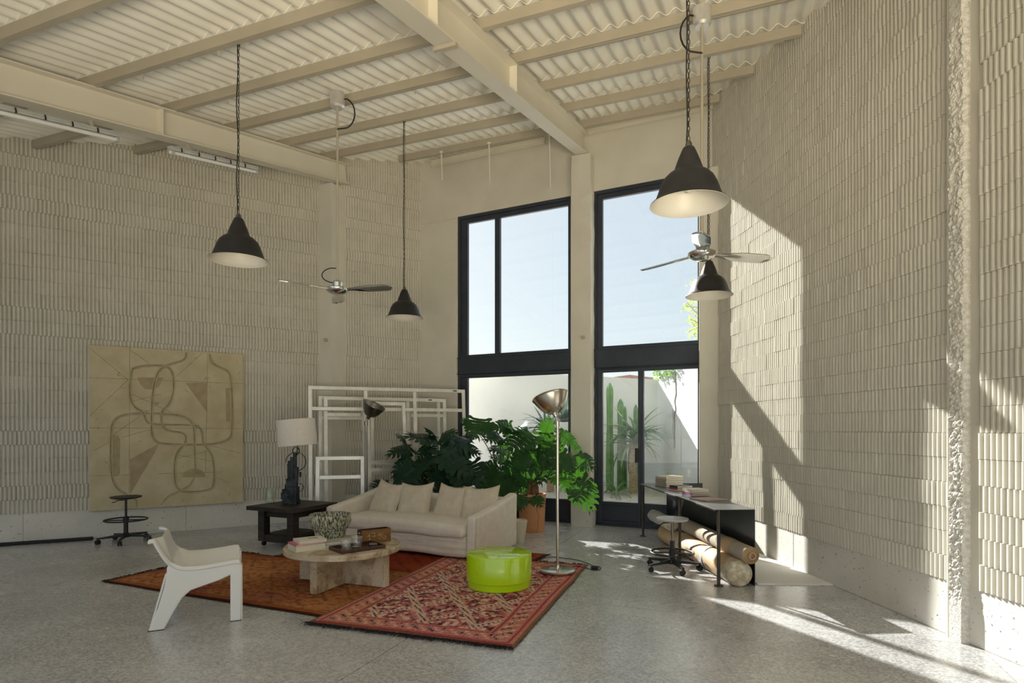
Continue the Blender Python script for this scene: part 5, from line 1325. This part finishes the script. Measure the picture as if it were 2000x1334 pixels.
# ------------------------------------------------------------------ plants
def monstera_mesh(seed, droop):
    r = random.Random(seed); mb = MB(); n = 7
    def env(v): return .56 * (sin(pi * min(1, (v + .13) / 1.16) ** .72)) ** .8
    def P(side, u, y, v):
        z = -droop * (.42 * v * v + .35 * (u / .5) ** 2 * .5) + .10 * (u / .5) * (1 - u) + .02 * sin(v * 9 + seed)
        return Vector((side * u, y - droop * .12 * v * v, z))
    mid = [i / n for i in range(n + 1)]
    for side in (1, -1):
        for k in range(n):
            v0, v1 = mid[k], mid[k + 1]; vm = (v0 + v1) / 2; wd = env(vm) * r.uniform(.93, 1.06); sw = -.10 + .34 * vm + r.uniform(-.02, .02)
            g = r.uniform(.80, .92); o = len(mb.v); sec = []
            for (t, sc) in ((0, 1.0), (.48, 1.0), (.72, g), (.92, g * .84), (1.0, g * .45)):
                u = wd * t; c = vm + sw * t * t * (.5 + .5 * t) - (.10 * t if k == 0 else 0); hb = (v1 - v0) / 2 * sc * (1 + .75 * t * (1 if k < 4 else .6))
                if t <= .48: a, b = v0 + sw * t * t * .7, v1 + sw * t * t * .7
                else: a, b = c - hb, c + hb
                sec += [P(side, u, a, max(0, a)), P(side, u, b, max(0, b))]
            f = []
            for i in range(4):
                q = (i * 2, i * 2 + 1, i * 2 + 3, i * 2 + 2); f.append(q if side < 0 else tuple(reversed(q)))
            mb.add(sec, f)
    # tip and midrib
    mb.add([P(1, 0, .93, .93), P(1, .06, .96, .96), P(1, 0, 1.12, 1.1), P(-1, .06, .96, .96)], [(0, 1, 2, 3)])
    return mb
def rib(droop):
    mb = MB(); pts = []
    for i in range(7):
        v = i / 6; pts.append(Vector((0, v - droop * .12 * v * v, -droop * .42 * v * v + .006)))
    return mb.tube(pts, [.012 * (1 - .8 * i / 6) for i in range(7)], 4)
LM = []; LMD = []
for s in range(4):
    mm = monstera_mesh(s, (.35, .6, .85, .5)[s]); o = rib((.35, .6, .85, .5)[s]); mm.add(o.v, o.f)
    LM.append(mm.mesh('leaf_blade', M['monstera'], 60)); LMD.append(mm.mesh('leaf_blade_dark', M['monstera_old'], 60))
rl = random.Random(12)
def leafM(B, T, nrm, scl=1.0):
    y = (T - B); L = y.length; y.normalize(); x = y.cross(nrm).normalized(); z = x.cross(y)
    return Matrix(((x.x * L * scl, y.x * L, z.x * L, B.x), (x.y * L * scl, y.y * L, z.y * L, B.y), (x.z * L * scl, y.z * L, z.z * L, B.z), (0, 0, 0, 1)))
def monstera(label, base, Y, leaves, meshes, stalk_top, pot):
    """leaves: (bx,by,tx,ty,depth offset,width) in photo pixels around depth Y"""
    t = thing('monstera_plant', label, 'plant', tuple(base), 0); b = Vector(base)
    pot(t)
    st_ = Vector(stalk_top) - b
    for k, lf in enumerate(leaves):
        bx_, by_, tx_, ty_ = lf[:4]; dz = lf[4] if len(lf) > 4 else rl.uniform(-.22, .22); w_ = lf[5] if len(lf) > 5 else rl.uniform(.85, 1.05)
        Bp = at(bx_, by_, Y + dz) - b; Tp = at(tx_, ty_, Y + dz - rl.uniform(.05, .28)) - b
        nrm = Vector((rl.uniform(-.35, .35), -rl.uniform(.35, .8), rl.uniform(.55, .95))).normalized()
        lo = inst(meshes[k % len(meshes)], 'leaf', t, leafM(Bp, Tp, nrm, w_))
        s0 = st_ * rl.uniform(.35, .95) + Vector((rl.uniform(-.05, .05), rl.uniform(-.05, .05), 0)); md = (s0 + Bp) / 2 + Vector((0, 0, .10 * (Bp - s0).length + .03))
        pts = [s0, s0.lerp(md, .5) + Vector((0, 0, .03)), md, md.lerp(Bp, .6) + Vector((0, 0, .015)), Bp]
        MB().tube(pts, [.009, .008, .007, .006, .006], 5).build('petiole', M['stem'], t, smooth=60)
    return t
def tubpot(r, h, m, rim=.012, z0=0.0, taper=.86):
    def f(t):
        pt_ = MB().lathe([(.001, 0), (r * taper, 0), (r * taper + .004, .01), (r, h - .05), (r + .002, h - .012), (r, h), (r - .018, h), (r - .022, h - .05), (.001, h - .055)], 48).build('pot', m, t, smooth=40)
        MB().lathe([(.001, h - .035), (r * .6, h - .04), (r - .021, h - .048)], 32).build('soil', M['soil'], t, smooth=60)
    return f
# left plant
Yl = 8.75; pb = at(858, 1000, Yl); pb.z = 0
LEFT = [(854, 861, 792, 846), (804, 877, 758, 879), (806, 899, 762, 926), (797, 910, 788, 956), (846, 890, 826, 914, -.25, .95), (868, 876, 921, 921, -.35, 1.0), (866, 856, 928, 862), (894, 910, 921, 966, -.35), (850, 921, 884, 953, -.3), (850, 855, 836, 828), (862, 852, 886, 836), (874, 922, 900, 946, -.1), (795, 868, 780, 850), (916, 905, 934, 944), (905, 880, 936, 876), (842, 872, 815, 890, .1), (880, 880, 862, 905, -.2), (830, 895, 806, 915, .1), (890, 868, 905, 900, -.1), (820, 860, 800, 836, .2), (838, 905, 845, 940, .1), (905, 860, 930, 838, .2), (822, 925, 800, 962, .15), (762, 946, 732, 944, 0)]
monstera('dark monstera standing behind the sofa before the leaning frames', pb, Yl, LEFT, LMD, at(858, 930, Yl), tubpot(.20, .42, M['greypot']))
# middle plant
Ym = 9.05; pb = at(968, 1000, Ym - .1); pb.z = 0
MID = [(922, 830, 902, 820, .1), (936, 818, 930, 850, -.2, 1.3), (948, 826, 968, 846, .1), (1000, 832, 964, 830), (978, 853, 950, 856), (971, 908, 934, 916), (971, 921, 934, 946, -.2), (1000, 930, 958, 958, -.3), (1001, 932, 1003, 964, -.35), (1010, 930, 1030, 955, -.3), (985, 880, 962, 868), (1000, 870, 990, 838), (990, 900, 960, 890, .2), (1010, 905, 985, 930), (985, 945, 970, 975, -.2), (1015, 955, 1035, 985, -.3), (1006, 850, 1022, 826), (975, 868, 1000, 888, .2), (962, 932, 940, 965, .1), (1012, 880, 1030, 905, .2)]
monstera('mid green monstera behind the sofa below the left window', pb, Ym - .1, MID, LM, at(985, 915, Ym - .1), tubpot(.17, .36, M['greypot']))
# right plant in terracotta
pb = fl(1040, 1041); pb = Vector((pb.x, pb.y + .17, 0)); Yr = pb.y
RIGHT = [(1039, 848, 993, 874, -.1, 1.1), (1028, 876, 1003, 920, -.15), (1060, 842, 1084, 880, .15), (1064, 848, 1074, 818, .1), (1092, 846, 1126, 868), (1092, 886, 1118, 924, -.2), (1127, 888, 1160, 904), (1124, 892, 1136, 936, -.1), (1127, 940, 1156, 994, -.25), (1080, 896, 1076, 926, -.2), (1094, 922, 1110, 946, .1), (1041, 970, 1056, 983, -.3, .8), (1016, 966, 1016, 992, -.3, .8), (1118, 866, 1136, 880, .2), (1040, 855, 1020, 835, .15), (1020, 895, 1000, 900, .1), (1056, 880, 1040, 915, -.1), (1072, 862, 1060, 900, -.15), (1030, 905, 1012, 945, -.15), (1062, 905, 1052, 940, .1), (1085, 870, 1100, 900, .1), (1010, 850, 1000, 826, .2), (1100, 905, 1130, 918, .15)]
def tpot(t):
    tubpot(.195, .535, M['terracotta'], taper=.88)(t)
    cr = [(1056, 968), (1053, 985), (1048, 996), (1053, 1008), (1050, 1022), (1051, 1030), (1048, 1041)]
    pts = []
    for x, y in cr:
        q_ = at(x, y, Yr - .19) - pb; rr = .195 * (.88 + .12 * q_.z / .48) + .001; yy = -sqrt(max(0, rr * rr - q_.x * q_.x)); pts.append((q_.x, yy, max(.005, q_.z)))
    MB().tube(pts, .0035, 5).build('crack_line', M['crack'], t)
    rn = random.Random(2)
    for k in range(3):
        x = (-.06, .01, .06)[k]; MB().tube([(x, .02 * k - .02, .48), (x * .8 + .01, -.02, .62), (x * .5 - .01, .01, .74), (x * .3, 0, .90), (x * .2 - .02, 0, 1.05)], [.04, .036, .03, .026, .018], 8).build('stalk', M['root'], t, smooth=60)
    for k in range(9):
        a = rn.uniform(0, 2 * pi); z = rn.uniform(.62, .9); r0 = rn.uniform(.03, .09)
        MB().tube([(.02 * cos(a), .02 * sin(a), z), (r0 * cos(a), r0 * sin(a), z - .05), (r0 * 1.2 * cos(a), r0 * 1.2 * sin(a), .5)], [.006, .006, .004], 5).build('aerial_root', M['root'], t, smooth=60)
monstera('bright green monstera in a cracked terracotta pot right of the sofa', pb, Yr, RIGHT, LM, (pb.x, pb.y, 1.12), tpot)
q_ = Vector((.075, 7.66)); cp_ = thing('plant_pot', 'small cream pot half hidden behind the right sofa arm', 'pot', (q_.x, q_.y, 0), 0)
MB().lathe([(.001, 0), (.075, 0), (.085, .01), (.118, .26), (.122, .285), (.116, .29), (.108, .27), (.001, .25)], 36).build('pot_body', M['creampot'], cp_, smooth=40)

# outdoor plants -------------------------------------------------
def strap_mesh(bend, fold, wd, mname, m):
    mb = MB(); n = 9; vs = []
    for i in range(n + 1):
        u = i / n; a = bend * u; x = 0; y = sin(a) / max(bend, .01) if bend > .01 else u; z = -(1 - cos(a)) / max(bend, .01)
        w_ = wd * (1 - u) ** .75 * (.65 + .35 * min(1, u * 5)) + .001
        vs += [(-w_, y, z + fold * w_), (0, y, z), (w_, y, z + fold * w_)]
    fs = [(i * 3 + k, i * 3 + k + 1, i * 3 + k + 4, i * 3 + k + 3) for i in range(n) for k in range(2)]
    return mb.add(vs, fs).mesh(mname, m, 60)
SA = [strap_mesh(b, .5, .056, 'strap_leaf', M['aloe']) for b in (.5, 1.0, 1.5, 2.0)]
SG = [strap_mesh(b, .5, .05, 'agave_leaf', M['agave']) for b in (.3, .7, 1.1, 1.6)]
SS = [strap_mesh(b, .6, .13, 'succulent_leaf', M['succ']) for b in (-.3, .2, .6)]
def rosette(t, c, n, L, els, meshes, seed, name='leaf'):
    r = random.Random(seed)
    for k in range(n):
        az = 2 * pi * k * .382 + r.uniform(-.25, .25); el = radians(r.uniform(*els)); l = L * r.uniform(.75, 1.15)
        y = Vector((cos(az) * cos(el), sin(az) * cos(el), sin(el)))
        for _ in range(12):
            tp = (t.location + c + y * l).xy
            if (tp - R0).dot(nR) < .06 or (tp - wc).dot(nW) > -.04 or (tp - W0).dot(nW) < .14: l *= .88
        if l < L * .3: continue
        x = y.cross(Vector((0, 0, 1))).normalized(); z = x.cross(y)
        Mx = Matrix(((x.x * l, y.x * l, z.x * l, c.x), (x.y * l, y.y * l, z.y * l, c.y), (x.z * l, y.z * l, z.z * l, c.z), (0, 0, 0, 1)))
        inst(r.choice(meshes), name, t, Mx)
Yo = 10.1
g = at(1236, 985, Yo); g.z = .30
al_ = thing('tree_aloe', 'tree aloe with drooping strap leaves outside the glass door', 'plant', tuple(g), 0)
crown = at(1240, 868, Yo) - g
MB().tube([(0, 0, -.03), (.01, 0, crown.z * .3), (-.005, 0, crown.z * .65), tuple(crown)], [.085, .07, .066, .075], 12).build('trunk', M['trunk'], al_, smooth=60)
rosette(al_, crown + Vector((0, 0, .02)), 46, .78, (-25, 75), SA, 3); rosette(al_, crown + Vector((.02, .02, .16)), 22, .7, (20, 80), SA, 4)
rosette(al_, Vector((-.30, -.15, .12)), 16, .55, (5, 70), SA, 6)
def cactus_stem(t, x0, z0, top, r):
    vs = []; n = 24; k = 16
    for j in range(n + 1):
        u = j / n; rr = r * (1.0 if u < .9 else sqrt(max(.03, 1 - ((u - .9) / .1) ** 2))) * (.9 + .1 * sin(u * 7))
        for i in range(k):
            a = 2 * pi * i / k; q = rr * (1 if i % 2 == 0 else .78); vs.append((x0[0] + q * cos(a), x0[1] + q * sin(a), z0 + (top - z0) * u))
    fs = [(j * k + i, j * k + (i + 1) % k, (j + 1) * k + (i + 1) % k, (j + 1) * k + i) for j in range(n) for i in range(k)] + [tuple(n * k + i for i in range(k))]
    MB().add(vs, fs).build('stem', M['cactus'], t, smooth=35)
g = at(1208, 985, 10.35); g.z = .34
cac = thing('column_cactus', 'column cactus of several green stems behind the tree aloe', 'cactus', tuple(g), 0)
for (px, py, r) in ((1191, 748, .055), (1213, 779, .050), (1223, 793, .028), (1243, 790, .038)):
    q_ = at(px, py, 10.35); cactus_stem(cac, (q_.x - g.x, .05 * (px % 3)), 0, q_.z - g.z, r * 1.25)
g = at(1075, 990, 10.45); g.z = .36
ag = thing('blue_agave', 'blue green spiky agave outside the left window', 'plant', tuple(g), 0)
MB().tube([(0, 0, -.05), (0, 0, 1.0)], [.07, .055], 10).build('trunk', M['trunk'], ag, smooth=60)
c = at(1066, 838, 10.45) - g; rosette(ag, c, 30, .72, (-10, 60), SG, 12); rosette(ag, c + Vector((.32, .1, .12)), 26, .72, (0, 80), SG, 14); rosette(ag, Vector((.25, 0, .35)), 20, .62, (-15, 60), SG, 15)
for (px, py, L, s, lab) in ((1312, 938, .24, 21, 'bright green succulent rosette seen left above the desk books'), (1352, 942, .20, 22, 'bright green succulent rosette seen right above the desk books')):
    g = at(px, 985, 9.55); g.z = .34; t = thing('succulent', lab, 'plant', tuple(g), 0, 'succulents outside the door')
    MB().tube([(0, 0, -.04), (0, 0, .30)], .03, 8).build('stem', M['trunk'], t, smooth=60); q_ = at(px, py + 8, 9.55) - g
    rosette(t, Vector((0, 0, q_.z)), 13, L, (15, 80), SS, s)
# vine hanging over the side wall
mb = MB(); rv = random.Random(31)
for k in range(520):
    s = 9.7 + rv.random() * 1.0; p = R0 + dR * s + nR * (.03 + rv.random() * .10); z = zc + .16 - rv.random() ** 2 * .22 - .03; a = rv.uniform(0, 6.3); l = rv.uniform(.015, .035)
    d1 = Vector((cos(a), sin(a), rv.uniform(-.6, .6))) * l; d2 = Vector((-sin(a), cos(a), rv.uniform(-.6, .6))) * l * .6
    c = Vector((p.x, p.y, z)); mb.add([c - d1, c - d2, c + d1, c + d2], [(0, 1, 2, 3)])
vn = mb.build('leafy_vine', M['succ'], stuff=True); tag(vn, 'bright green vine spilling over the courtyard side wall', 'vine')
# tree whose branch tips show at the right edge of the upper right pane
tr = thing('courtyard_tree', 'feathery green tree beyond the right edge of the upper pane', 'tree', (4.95, 13.2, -.13), 0)
MB().tube([(0, 0, 0), (.05, .05, 1.6), (-.05, .1, 3.2), (-.2, 0, 4.6)], [.14, .12, .09, .05], 10).build('trunk', M['trunk'], tr, smooth=60)
fm = MB(); br_ = MB(); rt = random.Random(8)
for (px, py) in ((1338, 598), (1350, 606), (1346, 622), (1352, 634), (1344, 648), (1356, 616), (1362, 640), (1341, 590), (1356, 560), (1350, 545), (1372, 600), (1376, 560), (1384, 630), (1390, 585), (1400, 540), (1395, 650), (1360, 655)):
    e = at(px, py, 13.0 + rt.uniform(-.3, .3)) - Vector((4.95, 13.2, -.13)); s0 = Vector((-.1, .05, 3.0 + rt.random()))
    br_.tube([s0, s0.lerp(e, .5) + Vector((0, 0, .12)), e], [.022, .014, .006], 5)
    for k in range(17):
        c = s0.lerp(e, 1 - abs(rt.gauss(0, .13))) + Vector((rt.gauss(0, .07), rt.gauss(0, .1), rt.gauss(0, .07))); a = rt.uniform(0, 6.3); l = rt.uniform(.03, .055)
        d1 = Vector((cos(a), rt.uniform(-.5, .5), sin(a))) * l; d2 = Vector((-sin(a), rt.uniform(-.5, .5), cos(a))) * l * .4
        fm.add([c - d1, c - d2, c + d1, c + d2], [(0, 1, 2, 3)])
br_.build('branches', M['trunk'], tr, smooth=60, stuff=True); fm.build('foliage', M['treeleaf'], tr, stuff=True)
# houses far beyond the courtyard wall
def house(label, cx_, Y, w_, h_, m, roofm, rh):
    t = thing('far_house', label, 'house', (cx_, Y, -.13), radians(-8))
    wl_ = MB().box((0, 0, h_ / 2), (w_, 6, h_)).build('house_wall', M[m], t)
    MB().prism([(-w_ / 2 - .3, h_), (w_ / 2 + .3, h_), (w_ / 2 + .3, h_ + .15), (0, h_ + rh), (-w_ / 2 - .3, h_ + .15)], -3.3, 3.3, Matrix(((1, 0, 0), (0, 0, 1), (0, 1, 0)))).build('house_roof', M[roofm], t)
    for k in range(4):
        fr_ = MB().box((-w_ * .36 + w_ * .24 * k, -3.02, h_ - 1.5), (1.0, .10, 1.2)).build('window', M['label_white'], t)
        MB().box((-w_ * .36 + w_ * .24 * k, -3.08, h_ - 1.5), (.84, .04, 1.04)).build('pane', M['hw'], fr_)
house('pink house far beyond the courtyard wall', 12.0, 62, 4.6, 6.4, 'h2', 'h3', .5)
house('pale lilac house far beyond the courtyard wall', 17.5, 64, 4.5, 6.6, 'h1', 'h1', .3)
# grey storage box glimpsed behind the sofa back
q_ = at(900, 975, 8.35); bxg = thing('storage_bin', 'grey bin glimpsed between sofa back and dark monstera', 'bin', (q_.x, q_.y, 0), radians(-27))
MB().prism([(-.16, -.12), (.16, -.12), (.16, .12), (-.16, .12)], 0, .62).build('bin_body', M['greyfelt'], bxg, bevel=.01)
MB().box((0, 0, .63), (.335, .255, .02)).build('bin_lid', M['galv'], bxg, bevel=.004)
bpy.context.view_layer.update()
